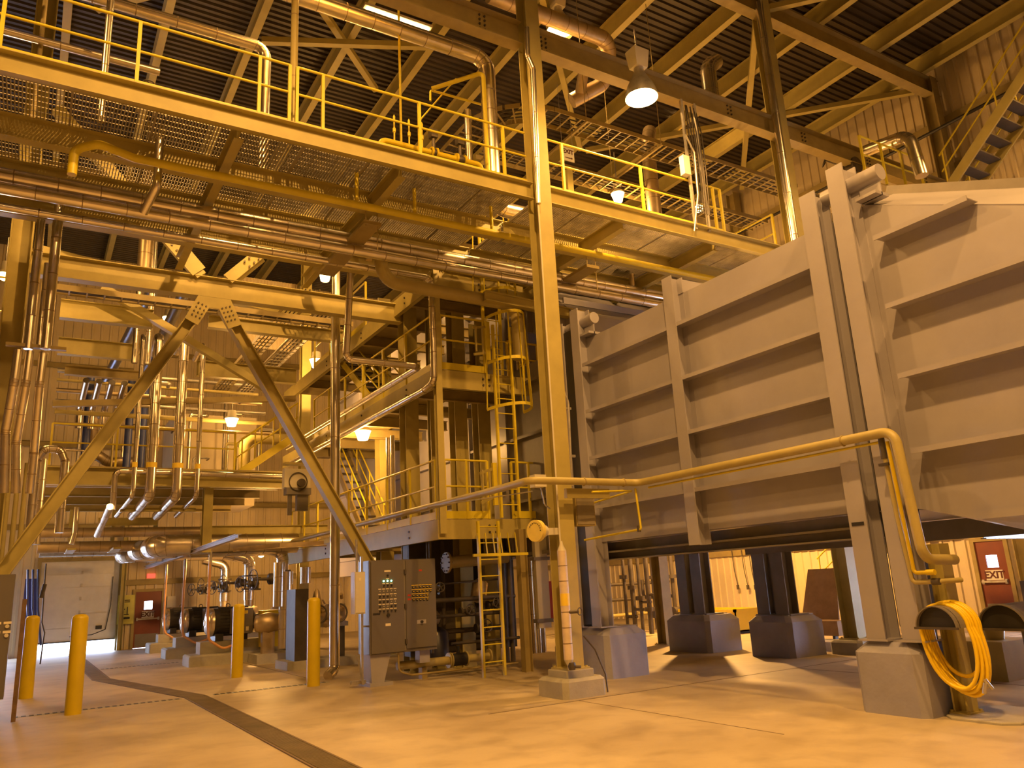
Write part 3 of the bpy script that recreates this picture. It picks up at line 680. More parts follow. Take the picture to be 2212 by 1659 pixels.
tray('lower ladder cable tray running right beneath the curved one', [(7.3,12.5,zt-.5),(15.5,12.5,zt-.5)], .5, TAN)
for x in (9.0,11.0): 
    k = MB(); k.obox((x,11.1,zt-.12),(x,12.9,zt-.12),.05,.05); k.cyl((x,11.15,zt-.1),(x,11.15,14.2),.008,6); k.cyl((x,12.85,zt-.1),(x,12.85,14.2),.008,6)
    thing('tray_hanger', f'trapeze hanger of the curved cable tray, {"left" if x<10 else "right"} one', 'hanger', [('hanger', k, TAN)])
a, b = X2((132,625),(640,690),17.0); tray('ladder cable tray crossing behind the two frame braces', [(-.2,17.0,a.z),(6.1,17.0,a.z)], .3, TAN, .3, .12)
zz = ax(560,800,5.2).z
tray('sloping-away ladder cable tray heading to the far mezzanine, left one', [(5.0,16.6,8.3),(5.0,26.5,8.3)], .45, TAN, .3)
tray('sloping-away ladder cable tray heading to the far mezzanine, right one with shiny cables', [(5.7,16.6,8.2),(5.7,26.5,8.2)], .45, GALV, .3)

# ================================================================ GREY FLUE DUCT
XP = 8.52   # panel plane
RIBZ = (5.35, 4.49, 3.65, 2.79)
def rib(mb, y0, y1, z, x=XP): 
    mb.box((x-.20,y0,z-.006),(x,y1,z+.006)); mb.box((x-.22,y0,z-.03),(x-.205,y1,z+.03))
d = MB(); d.box((XP,5.75,2.21),(12.4,11.2,5.9))
ex = MB(); ex.box((XP-.01,5.75,5.885),(XP+.0,11.0,5.9))
ribs = [('stiffener', (lambda q: (rib(q,5.9,11.0,z), q)[1])(MB()), DUCTG) for z in RIBZ]
mp = MB(); mp.ibeam((8.41,8.62,2.0),(8.41,8.62,6.16),.24,.22,.014,(1,0,0))
mp2 = MB(); mp2.box((XP-.02,8.5,5.9),(XP+.45,8.74,6.12))
bt = MB(); bt.box((XP-.01,5.8,2.195),(12.4,11.3,2.21))
lg = MB(); lg.box((8.75,5.85,1.90),(8.78,11.4,2.20)); lg.box((8.6,5.85,1.90),(8.9,11.4,1.915)); lg.box((12.1,5.85,1.9),(12.13,11.2,2.2)); lg.box((8.6,5.8,2.02),(8.72,11.2,2.05))
thing('flue_duct', 'big grey steel flue duct with welded stiffeners, raised on concrete pedestals', 'duct', [('casing_panel', d, DUCTG)]+ribs+[('upright_stiffener', mp, DUCTG),('cap_plate', mp2, DUCTG),('bottom_girder', lg, DARKG)])
# right, tapering piece
side = [(5.42,2.2),(5.25,2.17),(4.62,2.0),(3.2,2.02),(1.4,2.1),(1.4,4.15),(3.43,5.05),(5.25,5.9),(5.42,5.9)]
q = MB(); q.poly([(XP,y,z) for y,z in side], (.02,0,0))
up = MB(); up.loft([[(XP,5.25,5.9),(9.6,5.5,6.42),(9.6,5.5,6.36),(XP+.02,5.25,5.84)],[(XP,1.4,4.15),(9.6,1.6,4.75),(9.6,1.6,4.69),(XP+.02,1.4,4.09)]], False)
tf = MB(); tf.obox((9.62,5.6,6.5),(9.62,1.6,4.80),.05,.16)
un = MB(); un.loft([[(XP,5.25,2.17),(XP+.02,5.25,2.17),(12.4,5.25,2.17),(12.4,5.25,2.15)],[(XP,4.62,2.0),(XP+.02,4.62,2.0),(11.0,4.4,1.62),(11.0,4.4,1.60)],[(XP,3.2,2.02),(XP+.02,3.2,2.02),(11.0,3.0,1.55),(11.0,3.0,1.53)],[(XP,1.4,2.1),(XP+.02,1.4,2.1),(11.0,1.4,1.6),(11.0,1.4,1.58)]], False)
bk = MB(); bk.box((12.38,1.4,1.6),(12.4,5.25,6.6)); bk.box((8.6,5.23,2.2),(12.4,5.25,5.9))
RR = []
for z, y1 in zip(RIBZ, (3.98,1.4,1.4,1.4)):
    r = MB(); rib(r, y1, 5.1, z)
    RR.append(('stiffener', r, DUCTG))
r = MB(); r.box((XP-.03,4.62-3.2,1.995),(XP+.0,4.62,2.08)); RR.append(('bottom_lip', r, DUCTG))
rn = MB(); rn.poly([(XP-.22,4.0,5.40),(XP,4.0,5.40),(XP,3.9,5.22),(XP-.22,3.98,5.26)],(0,.015,0))
thing('flue_transition', 'tapering grey duct section at the right edge with a sloping top and hopper bottom', 'duct', [('side_panel', q, DUCTG),('sloped_top_panel', up, DUCTG),('top_flange', tf, DARKG),('hopper_bottom', un, DUCTG),('back_panel', bk, DARKG)]+RR)
def hpost(y, z0, z1, label, x=8.36, w=.235, slant=True):
    b = MB(); b.ibeam((x,y,z0+.02),(x,y,z1),.28,w,.02,(1,0,0))
    p = MB(); p.box((x-.17,y-.16,z0),(x+.17,y+.16,z0+.02))
    return thing('duct_post', label, 'post', [('shaft', b, DUCTG), ('foot_plate', p, DUCTG)])
hpost(5.86, .76, 6.28, 'grey duct post, left one of the near pair', 8.38)
hpost(5.42, .76, 6.45, 'grey duct post, right one of the near pair, beside the yellow hose', 8.38)
hpost(11.62, .80, 6.30, 'grey duct post, left one of the far pair', 8.42)
hpost(11.12, .80, 6.45, 'grey duct post, right one of the far pair', 8.42)
k = MB(); k.box((8.30,11.22,.85),(8.55,11.52,6.1)); 
thing('joint_gap_fill', 'dark fabric expansion joint between the far pair of duct posts', 'joint', [('black_fill', k, BLACK)])
k = MB(); k.box((8.50,5.56,.9),(9.0,5.72,6.0)); thing('joint_gap_fill', 'black filler for the shaded gap between the near pair of duct posts', 'joint', [('black_fill', k, BLACK)])  # black block imitates the recess shade between the near posts
for (yy, zz, lb) in ((4.98,6.22,'near'),(10.78,6.22,'far')):
    k = MB(); k.cyl((8.50,yy,zz),(8.50,yy+.8,zz),.105,24); thing('capped_stub', f'round capped stub beside the top of the {lb} pair of duct posts', 'stub', [('stub_pipe', k, DUCTG)])
    k = MB(); k.box((8.36,yy+.02,zz-.30),(8.62,yy+.3,zz-.26)); k.box((8.48,yy+.02,zz-.30),(8.50,yy+.3,zz-.12)); thing('stub_saddle', f'small plate saddle under the {lb} capped stub', 'bracket', [('plate', k, DUCTG)])
def pedestal(x0, x1, y0, y1, h, label):
    a = MB(); a.cbox(x0,x1,y0,y1,0,h,.08,.11); b = MB(); b.box(((x0+x1)/2-.35,(y0+y1)/2-.4,h),((x0+x1)/2+.35,(y0+y1)/2+.4,h+.015))
    return thing('duct_pedestal', label, 'pedestal', [('block', a, PED), ('grout_plate', b, DUCTG)])
pedestal(8.17,9.15,5.34,6.16,.75,'pale grey concrete pedestal under the near duct posts, beside the hose')
pedestal(8.24,9.15,10.83,11.95,.79,'grey concrete pedestal under the far duct posts, right of the tall column')
pedestal(12.1,13.1,12.45,13.75,.74,'dark shaded pedestal under the duct, left one of the rear pair')
pedestal(12.1,13.1,10.35,11.4,.74,'dark shaded pedestal under the duct, right one of the rear pair')
for (y, lb) in ((13.3,'left rear pedestal, left'),(12.85,'left rear pedestal, right'),(11.1,'right rear pedestal, left'),(10.65,'right rear pedestal, right')):
    b = MB(); b.ibeam((12.45,y,.76),(12.45,y,2.2),.3,.3,.02,(1,0,0)); b.box((12.3,y-.2,.74),(12.8,y+.2,.77)); thing('support_column', f'short dark duct column on the {lb} one', 'post', [('shaft', b, DARKG)])
k = MB(); k.box((8.232,5.78,2.04),(8.238,5.94,2.08)); lt = text_mb('9-003', .035, (8.228,5.86,2.06), (0,-1,0), (0,0,1), .002)
thing('tag_plate', 'small black tag plate on the left near duct post', 'label', [('plate', k, BLACK)])
# boiler side: duct continuing, casing
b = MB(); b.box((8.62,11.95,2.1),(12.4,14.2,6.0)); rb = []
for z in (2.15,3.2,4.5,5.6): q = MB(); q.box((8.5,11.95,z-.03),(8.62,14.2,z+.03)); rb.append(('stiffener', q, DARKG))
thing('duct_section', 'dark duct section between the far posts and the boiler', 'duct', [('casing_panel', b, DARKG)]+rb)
b = MB(); b.box((9.05,14.9,2.1),(13.1,27,9.0)); rb = []
for z in (2.6,3.6,4.7,5.9,7.0,8.1): q = MB(); q.box((8.93,14.8,z-.03),(9.05,27,z+.03)); rb.append(('stiffener', q, DUCTG))
for y in (14.85,16.6,18.4,20.2,22,24): q = MB(); q.box((8.91,y-.06,2.1),(9.05,y+.06,9.0)); rb.append(('upright_stiffener', q, DUCTG))
thing('boiler_casing', 'tall grey boiler casing behind the platforms', 'boiler', [('casing', b, DUCTG)]+rb)
b = MB(); b.loft([[(9.2,12.3,6.05),(13.1,12.3,6.05),(13.1,12.3,6.9),(9.2,12.3,6.9)],[(9.2,14.85,7.5),(13.1,14.85,7.5),(13.1,14.85,9.1),(9.2,14.85,9.1)]], False)
rb = []
for t in (.15,.4,.65,.9): y = 12.3+2.5*t; q = MB(); q.box((9.05,y-.03,6.05+1.4*t),(9.2,y+.03,6.9+2.2*t)); q.obox((9.2,y,6.97+2.2*t),(13.1,y,6.97+2.2*t),.05,.14); rb.append(('stiffener', q, DUCTG))
thing('sloped_breeching', 'sloping grey breeching rising behind the duct toward the boiler', 'duct', [('casing_panel', b, DUCTG)]+rb)
q = MB(); q.ibeam((7.2,12.5,7.05),(13.5,12.5,6.75),.2,.14); thing('steel_beam', 'sunlit-looking beige rail beam over the sloping grey breeching', 'beam', [('beam', q, BEIGE)])

# ================================================================ TAN SERVICE PIPE ALONG THE DUCT
zp = 3.01
g = MB(); g.tube([(6.15,23.5,zp),(6.15,10.55,zp),(5.70,9.45,zp+.03)], .052, 14, .1) if False else g.tube([(6.12,23.5,zp),(6.12,11.0,zp),(6.05,9.45,zp),(8.05,9.45,zp),(8.05,5.10,zp),(8.05,5.02,1.62),(8.62,5.02,1.60)], .055, 14, .16)
g2 = MB(); g2.tube([(8.12,9.3,zp-.09),(8.10,5.3,zp-.09)],.016,8)
cl = MB()
for p in ((7.0,9.45),(8.05,5.75),(7.75,9.45)): cl.torus((p[0],p[1],zp),(1,0,0) if p[1] > 9 else (0,1,0),.058,.010,16,6)
thing('service_pipe', 'long tan pipe running past the tall column, along the duct and down beside the hose', 'pipe', [('pipe_run', g, PIPET), ('tracer_line', g2, YEL), ('clamp', cl, TAN)])
za = ax(1965,1258,8.14).z; zb2 = ax(1965,1238,8.1).z
g = MB(); g.tube([(8.10,5.30,zp-.08),(8.12,5.28,2.1),(8.14,5.24,za),(8.14,4.95,za),(8.50,4.92,za)],.026,10,.05)
v = MB(); v.cyl((8.10,5.30,zp-.02),(8.10,5.30,zp-.28),.035,12); v.box((8.06,5.24,zp-.36),(8.12,5.36,zp-.33)); v.cyl((8.14,5.02,za),(8.14,4.94,za),.036,12)
thing('drop_pipe', 'thin worn tan drop pipe with small valve before the right near duct post', 'pipe', [('pipe_run', g, PIPET), ('valve', v, CAST)])
g = MB(); g.tube([(8.08,5.22,zp-.10),(8.10,5.18,zb2),(8.10,4.98,zb2)],.022,10,.04); v = MB(); v.cyl((8.1,5.04,zb2),(8.1,4.95,zb2),.03,12)
thing('drop_pipe', 'bright yellow drop pipe ending in a short branch beside the hose post', 'pipe', [('pipe_run', g, BYEL), ('union', v, BYEL)])
a = ax(1283,1100,8.0)
g = MB(); g.tube([(8.02,9.5,2.93),(8.02,9.45,2.30),(8.0,10.9,2.24)],.018,8,.03); g.tube([(7.1,9.4,2.85),(7.7,9.42,2.88),(8.02,9.6,2.90),(8.0,11.2,2.78)],.016,8,.03)
v = MB(); v.cyl((8.02,9.5,2.36),(8.02,9.5,2.26),.03,12)
thing('bracket_pipe', 'small yellow tube frame hanging below the bend of the long tan pipe', 'pipe', [('tube', g, YEL), ('fitting', v, CAST)])
k = MB(); k.box((6.75,9.55,2.78),(7.55,9.62,2.92)); thing('pipe_bracket', 'beige bracket arm carrying the tan pipe at the tall column', 'bracket', [('arm', k, BEIGE)])
# post with hose
column(8.63,5.20,1.78,.19,.16,'short beige post behind the coiled yellow hose', z0=.02)
px0 = Vector((8.78,4.93,0))
k = MB(); k.cbox(8.3,9.3,4.55,5.3,-.01,.03,.12,.01); thing('grout_patch', 'low irregular grout patch around the hose post', 'slab', [('patch', k, PADC)])
def saddle(c, R, L, label):
    """half drum, open end towards -x"""
    c = Vector(c); n = 18; b = MB(); pr = [(math.cos(math.pi*i/n), math.sin(math.pi*i/n)) for i in range(n+1)]
    o = [Vector((0,R*a,R*s_)) for a, s_ in pr]; i_ = [Vector((0,(R-.012)*a,(R-.012)*s_)) for a, s_ in pr]
    r0 = [c+p for p in o]+[c+p for p in reversed(i_)]; b.loft([r0, [p+Vector((L,0,0)) for p in r0]], False)
    k = MB(); k.poly([c+Vector((.05,0,0))+p for p in o], (.012,0,0))  # black plate close to the front imitates the dark inside of the drum
    f = MB(); f.box(c+Vector((-.01,-R-.01,-.012)), c+Vector((.012,R+.01,.012))); f.box(c+Vector((L-.02,-R-.01,-.012)), c+Vector((L,R+.01,.012)))
    f.torus(c+Vector((.0,0,0)),(1,0,0),R+.012,.01,32,6) if False else None
    return thing('hose_saddle', label, 'hose rack', [('drum', b, DARKG), ('shade_plate', k, BLACK), ('rim_bar', f, CAST)])
sc = Vector((8.12,5.06,.92)); saddle(sc, .225, .40, 'dark half-drum hose saddle carrying the coiled yellow hose')
sc2 = ax(2165,1360,8.9); saddle(sc2, .26, .5, 'empty dark half-drum saddle at the right edge')
k = MB(); k.obox(sc2+Vector((.45,0,0)), (sc2.x+.45,sc2.y,0), .06, .06, (1,0,0)); thing('saddle_stand', 'thin stand under the empty hose saddle at the right edge', 'stand', [('leg', k, DARKG)])
hs = MB()
for i in range(6):
    pts = []; n = 40; inner = i == 5; low = (.50 if inner else .60+.034*(i%3)+.015*(i//3)); bulge = .03 if inner else .09+.03*(i%3)
    for j in range(n+1):
        a = 2*math.pi*j/n; c_ = math.cos(a); s_ = math.sin(a)
        if s_ >= 0: yy = (.235+.03*(i//3)*.5)*c_; zz = (.232+.03*(i//3)*.5)*s_
        else: yy = .235*c_*(1+.12*-s_)+(-bulge*(-s_)**.7 if c_ < .3 else -bulge*(-s_)**.7*(.3+.7*(1-c_))); zz = low*s_
        pts.append((sc.x+.10+.042*i+(.08 if not inner else .06)*(1-c_)*.5, sc.y+yy, sc.z+zz))
    hs.tube(pts, .0205, 10, .03, cap=True)
nz = MB(); e = Vector((sc.x+.12,sc.y-.34,sc.z-.52)); nz.cyl(e, e+Vector((0,.03,-.10)), .022, 10); nz.cyl(e+Vector((0,.0,.03)), e+Vector((.05,-.03,-.06)), .018, 10)
thing('coiled_hose', 'coiled bright yellow hose hanging in long loops on the half-drum saddle', 'hose', [('hose_loops', hs, HOSE), ('coupling', nz, GALV)])
for i, (px, py) in enumerate(((2122,1372),(2140,1371))): 
    p = az(px, py+2); k = MB(); k.lathe([(0,.09),(.05,.08),(.18,.02)], (p.x,p.y,0),(0,0,1),10); thing('rubber_foot', f'small black cone on the sunlit floor at the right edge, {"left" if i==0 else "right"} of two', 'cone', [('cone', k, RUBBER)])
# ================================================================ ITEMS ON / BY THE TALL COLUMN
c = ay(1157,1147,9.7); k = MB(); k.cyl((c.x-.04,9.66,c.z),(c.x+.03,9.68,c.z),.155,28); b = MB(); b.cyl((c.x+.03,9.68,c.z),(c.x+.17,9.74,c.z),.09,14); b.box((c.x+.05,9.8,c.z-.05),(6.75,9.9,c.z+.05))
tk = MB()
for i in range(9): a = .6+i*.32-math.pi/2; q_ = Vector((c.x-.042,9.659,c.z))+Vector((.27,-.96,0))*(.11*math.sin(a))+Vector((0,0,.11*math.cos(a))); tk.cyl(q_, q_+Vector((-.004,-.001,0)), .009, 6)
thing('round_alarm', 'round yellow dial-like sounder fixed left of the tall front column', 'sounder', [('face', k, mat('pale_yellow_face',(.85,.68,.16),.45)), ('body', b, CREAM), ('marks', tk, BLACK)])
c = ay(1160,1040,9.8); k = MB(); k.box((c.x-.1,9.7,c.z-.09),(c.x+.1,9.85,c.z+.09)); cv = MB(); cv.tube([(c.x-.1,9.78,c.z-.15),(c.x-1.0,11.5,c.z-.2)],.01,6); cv.tube([(c.x+.05,9.78,c.z-.09),(c.x+.08,9.75,c.z-.35),(c.x+.2,9.8,c.z-.4)],.012,6,.04)
thing('junction_box', 'small cream box on the left side of the tall front column', 'box', [('enclosure', k, CREAM), ('conduit', cv, GALV)])
c = ay(1257,1100,9.9); k = MB(); k.box((c.x-.19,9.8,c.z-.26),(c.x+.17,10.0,c.z+.27)); q = MB(); q.box((c.x-.17,9.79,c.z-.24),(c.x+.15,9.802,c.z+.25)); lt = MB(); lt.cyl((c.x-.02,9.79,c.z+.2),(c.x-.02,9.78,c.z+.2),.015,10)
st = MB(); st.obox((c.x-.05,9.95,c.z-.3),(c.x-.05,9.95,0),.04,.04,(1,0,0)); st.obox((c.x-.05,9.95,1.9),(c.x-.35,9.95,1.5),.03,.03)
thing('electrical_enclosure', 'plain grey electrical enclosure right of the tall front column', 'box', [('box', k, TAN), ('cover', q, mat('brown_grey_enclosure',(.26,.22,.15),.45)), ('latch', lt, GALV)])
g = MB(); g.tube([ay(1208,820,10.3),ay(1228,870,10.3),ay(1236,1050,10.3)],.018,8,.2); g.tube([ay(1213,880,10.3),ay(1222,1045,10.3)],.014,8)
thing('conduit_pair', 'pair of curved grey conduits right of the tall front column', 'conduit', [('conduits', g, GALV)])
for i, (px, py) in enumerate(((1222,882),(1231,985))): a = ay(px, py, 10.32); k = MB(); k.box((a.x-.12,10.3,a.z-.02),(a.x+.1,10.34,a.z+.02)); thing('strut_bracket', f'{"upper" if i==0 else "lower"} short strut bracket holding the curved conduits', 'bracket', [('strut', k, GALV)])
g = MB(); g.tube([(7.05,9.8,.8),(7.2,9.75,.6),(7.32,9.70,.25),(7.32,9.68,.01)],.012,6,.1); thing('loose_cable', 'thin dark cable curving to the floor right of the column pedestal', 'cable', [('cable', g, CAST)])

# ================================================================ PLATFORM TOWER
XL = 6.45; YF = 13.3
lv = [('lowest', 2.82), ('middle', 5.72), ('top', 7.75)]
for nm, z in lv:
    yb = 24.0; xr = 8.95
    k = MB(); k.channel((XL,YF,z-.19),(XL,yb,z-.19),.36,.09,.014,side=1); bo = MB()
    for y in (14.6,17.2,19.8): bolts(bo,(XL-.008,y,z-.19),(0,1,0),(0,0,1),(-1,0,0),1,2,.1,.12,.022)
    thing('platform_edge_beam', f'deep edge beam of the {nm} platform, running away along its left side', 'beam', [('channel', k, BEIGE), ('bolts', bo, CAST)])
    k = MB(); k.channel((XL,YF,z-.19),(xr,YF,z-.19),.36,.09,.014,side=-1); bo = MB(); bolts(bo,(7.6,YF-.008,z-.19),(1,0,0),(0,0,1),(0,-1,0),2,2,.14,.12,.022)
    thing('platform_edge_beam', f'deep front edge beam of the {nm} platform, facing the viewer', 'beam', [('channel', k, BEIGE), ('bolts', bo, CAST)])
    k = MB(); k.box((XL+.01,YF+.01,z-.02),(7.9,yb,z)); k.box((7.9,YF+.01,z-.02),(xr,14.75,z))
    for y in (14.7,16.2,17.7,19.2,20.7,22.2): k.ibeam((XL,y,z-.15),(8.9,y,z-.15),.24,.12)
    thing('platform_deck', f'{nm} platform deck with its cross beams, seen from below', 'deck', [('deck_plate', k, TAN)])
z1, z2, z3 = [z for _, z in lv]
railing('yellow railing on the left side of the lowest platform', [(XL+.03,23,z1),(XL+.03,YF+.12,z1)], 1.12, .14, sp=1.25)
railing('yellow railing on the left side of the middle platform', [(XL+.03,21,z2),(XL+.03,YF+.12,z2)], 1.12, .14, sp=1.25)
railing('yellow railing on the left side of the top platform', [(XL+.03,21,z3),(XL+.03,17,z3)], 1.12, .14, sp=1.4)
railing('yellow railing on the front of the lowest platform, left of the ladder', [(6.62,YF+.02,z1),(7.55,YF+.02,z1)], 1.12, .14, sp=.5)
railing('yellow railing on the front of the lowest platform, right of the ladder', [(8.1,YF+.02,z1),(8.9,YF+.02,z1)], 1.12, .14, sp=.45)
railing('yellow railing on the front of the middle platform, left of the ladder', [(6.62,YF+.02,z2),(7.62,YF+.02,z2)], 1.12, .14, sp=1.0)
railing('bright yellow railing on the front of the middle platform, right of the ladder', [(8.15,YF+.02,z2-.05),(8.9,YF+.02,z2-.05)], .8, 0, sp=.4, m=BYEL)
column(6.52,YF-.02,7.9,.13,.13,'slim beige corner post of the platform tower', base=False, z0=2.55)

# big columns inside
for (x, y, z0, z1_, w_, lb) in ((7.95,19.6,0,9.5,.36,'orange-lit wide column behind the left part of the platforms'),(7.75,14.85,0,8.0,.3,'pair-left beige column behind the lowest platform railing'),(7.35,15.3,0,7.9,.16,'narrow beige column left of the pair behind the lowest railing'),(8.35,14.9,0,7.4,.3,'dark beige column behind the ladder cage')):
    column(x, y, z1_, w_, w_, lb, z0=z0)
for i, (px, lb) in enumerate(((838,'left'),(848,'right'))):
    a = ax(px, 950, 7.3); pipe(f'bright silver vertical pipe behind the lowest railing, {lb} of the pair', [(7.3,a.y,z1),(7.3,a.y,5.2)], .05, ALU, 0)
for i, (px, lb) in enumerate(((1132,'left'),(1143,'middle'),(1152,'right'))):
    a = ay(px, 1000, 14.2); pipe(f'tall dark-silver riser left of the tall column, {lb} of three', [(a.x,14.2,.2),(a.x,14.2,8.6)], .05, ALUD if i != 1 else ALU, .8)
# ladder with cage
def ladder(label, x0, x1, y, z0, z1, cage=None, m=YEL):
    P = []
    for x in (x0, x1): P.append(('rail', MB().box((x-.022,y-.03,z0),(x+.022,y+.03,z1)), m))
    k = int((z1-z0)/.3)
    for i in range(1, k+1): P.append(('rung', MB().cyl((x0,y,z0+i*.3-.05),(x1,y,z0+i*.3-.05),.011,8), m))
    if cage:
        c0, c1 = cage; xm = (x0+x1)/2; hb = MB(); n = 12
        def hp(z, R=.36, fl=0): return [(xm-R*math.cos(math.pi*i/n)*1.0, y-.02-R*1.8*math.sin(math.pi*i/n), z) for i in range(n+1)]
        k = max(1, int((c1-c0)/.95))
        for i in range(k+1):
            z = c0+i*(c1-c0)/k; pts = hp(z, .42 if i == 0 else .36)
            for j in range(n): hb.obox(pts[j], pts[j+1], .008, .06)
        P.append(('cage_hoops', hb, m)); bars = MB(); a = hp(c0, .42); b = hp(c1)
        for j in (0,2,4,6,8,10,12): P.append(('cage_bar', MB().obox(a[j], (b[j][0],b[j][1],b[j][2]), .04, .008, (1,0,0)), m))
    return thing('caged_ladder' if cage else 'ladder', label, 'ladder', P)
ladder('yellow ladder rising from the floor to the lowest platform, right of the control cabinet', 7.12, 7.55, 13.0, 0, 2.75)
ladder('yellow caged ladder between the lowest and middle platforms', 7.7, 8.1, 13.1, z1, 6.7, (z1+2.1, z2+1.1))
ladder('yellow ladder with cage bars above the middle platform', 7.6, 8.0, 13.3, z2, 9.0, (z2+1.6, 9.0))
k = MB()
for t_ in range(6): x = 7.0+t_*.16; k.obox((x,12.75,2.12),(x+.02,12.85,2.52),.03,.01,(1,0,0))
k.obox((6.85,12.72,2.12),(8.0,12.72,2.12),.05,.05)
thing('ladder_guard', 'yellow flared guard bars at the head of the floor ladder', 'guard', [('bars', k, YEL)])
def swing_gate(c, label):
    c = Vector(c); k = MB()
    for z in (.0,.55): k.obox(c+Vector((-.40,-.22,z-.08)), c+Vector((.02,0,z+.06)), .02, .05)
    for t_ in (.25,.8): k.obox(c+Vector((-.40*t_,-.22*t_,.0)), c+Vector((-.40*t_,-.22*t_,.55)), .03, .03)
    h = MB(); h.box(c+Vector((.0,-.03,-.1)), c+Vector((.09,.03,.72)))
    return thing('swing_gate', label, 'gate', [('gate_frame', k, BEIGE), ('hinge_post', h, YEL)])
swing_gate((7.60,13.2,z1+.35), 'yellow-beige swing gate at the ladder opening of the lowest platform')
swing_gate((7.58,13.2,z2+.35), 'orange-beige swing gate at the ladder opening of the middle platform')
# stairs on platforms
def stair(label, p0, p1, wdt, n, m=YEL, rails=True, stringer=.2, tread=DARK, tm=None):
    """p0 foot, p1 head (centre line)"""
    p0 = Vector(p0); p1 = Vector(p1); d = p1-p0; h = Vector((d.x,d.y,0)).normalized(); sd = Vector((-h.y,h.x,0)); P = []
    for q in (-1,1): P.append(('stringer', MB().obox(p0+sd*q*wdt/2, p1+sd*q*wdt/2, .05, stringer), m))
    for i in range(n):
        c = p0+d*((i+.5)/n); k = MB(); r = [c-sd*(wdt/2-.03)-h*.13, c+sd*(wdt/2-.03)-h*.13, c+sd*(wdt/2-.03)+h*.13, c-sd*(wdt/2-.03)+h*.13]
        k.loft([r, [p+Vector((0,0,.035)) for p in r]], False); P.append(('tread', k, tread))
    if rails:
        for q in (-1,1):
            o = sd*q*wdt/2; Z = Vector((0,0,1)); P.append(('handrail', MB().tube([p0+o+Z*.9, p1+o+Z*.9], .021, 8), YEL)); P.append(('mid_rail', MB().tube([p0+o+Z*.5, p1+o+Z*.5], .018, 8), YEL))
            for t_ in (.02,.35,.68,.98): P.append(('post', MB().tube([p0+d*t_+o, p0+d*t_+o+Z*.9], .02, 8), YEL))
    return thing('steel_stair', label, 'stair', P)
stair('yellow steel stair between the lowest and middle platforms', (7.55,19.2,z1),(7.55,22.2,z2),.5,11,m=TAN)
stair('yellow steel stair between the middle and top platforms', (7.2,17.2,z2),(7.2,20.0,z3),.6,9)
# right-hand steep stair near the roof
stair('dark-treaded steel stair climbing to the roof at the top right', (17.5,8.55,9.62),(17.5,4.6,13.05),.95,14,m=BEIGE,stringer=.22)
k = MB(); k.box((15.0,9.0,9.62),(18.4,9.9,9.66)); k.ibeam((14.2,10.0,9.5),(20.2,10.0,9.5),.26,.15); thing('stair_landing', 'landing at the foot of the steel stair behind the duct top', 'deck', [('deck_plate', k, TAN)])
railing('yellow railing around the landing at the foot of the roof stair', [(14.8,9.0,9.68),(17.0,9.0,9.68)], 1.0, 0, sp=.7)
a = ax(1895,300,16.6); 
k = MB(); pts = [(16.4,11.2,11.05),(16.4,10.0,11.05),(16.4,10.0,9.7)]
A = ax(1893,305,16.0); B = ax(1952,292,16.0); Cc = ax(1976,368,16.0)
pipe('shiny silver elbow pipe at the top right beside the stair foot', [(16.0,A.y+.3,A.z-.1),(16.0,B.y-.12,B.z-.05),(16.0,B.y-.22,Cc.z-.2)], .14, ALU, .4, fil=.35, n=20)
gate_valve('handwheel valve left of the shiny elbow pipe at the top right', (16.0,A.y+.75,A.z-.3), (0,1,0), (-.55,.6,.5), .13, .35, .6, .17)
c = Vector((16,A.y+.7,A.z-.65)); k = MB(); k.lathe([(-.1,.06),(0,.16),(.12,.2),(.24,.16),(.3,.05)], c, (-.3,.2,-1), 14); thing('valve_actuator', 'rounded beige actuator hanging below the valve at the top right', 'actuator', [('body', k, BEIGE)])
a = ax(1600,210,13.0); pipe('silver hooded vent pipe in front of the roof deck, left of the second tall column', [(11.9,10.4,11.3),(11.9,10.4,12.35),(12.2,10.4,12.6)], .17, ALU, .6, n=20)
pipe('thin dark sprinkler main following the right wall high up', [(19.6,4,12.6),(19.6,20,12.6)], .045, BLACK, 0)
"""end s4"""

# ================================================================ BRACED FRAME
YB = 15.2
a = ay(460,608,YB)
k = MB(); A, B = X2((139,575),(778,672),YB)
ibm('long beige frame beam above the two crossing braces', (-.4,YB,A.z), (6.6,YB,A.z), .42, .22)
gx = ay(462,620,YB).x; gz = A.z-.22
for (fx, lb) in ((-.45,'left brace of the frame, running down behind the left cabinet'),(gx+3.15,'right brace of the frame, ending behind the control cabinet')):
    k = MB(); top = Vector((gx+(.22 if fx > gx else -.22), YB, gz-.18)); end = ay(2,1240,YB) if fx < gx else ay(800,1225,YB)
    k.obox(top, end, .22, .02, off=(0,.10)); k.obox(top, end, .22, .02, off=(0,-.10)); k.obox(top, end, .02, .20)
    k.obox(end, end+(end-top).normalized()*2.0, .22, .2)
    thing('frame_brace', lb, 'brace', [('brace', k, BEIGE)])
k = MB(); k.poly([(gx-.30,YB-.13,gz),(gx+.30,YB-.13,gz),(gx+.52,YB-.13,gz-.48),(gx+.28,YB-.13,gz-.60),(gx+.09,YB-.13,gz-.22),(gx-.09,YB-.13,gz-.22),(gx-.28,YB-.13,gz-.60),(gx-.52,YB-.13,gz-.48)],(0,.02,0))
bo = MB(); bolts(bo,(gx-.27,YB-.13,gz-.30),(.42,0,1),(1,0,-.42),(0,-1,0),4,3,.09,.075,.016); bolts(bo,(gx+.27,YB-.13,gz-.30),(-.42,0,1),(1,0,.42),(0,-1,0),4,3,.09,.075,.016)
thing('gusset_plate', 'bolted beige gusset plate under the frame beam where the braces meet', 'plate', [('plate', k, BEIGE), ('bolts', bo, CAST)])
zt = A.z+.21
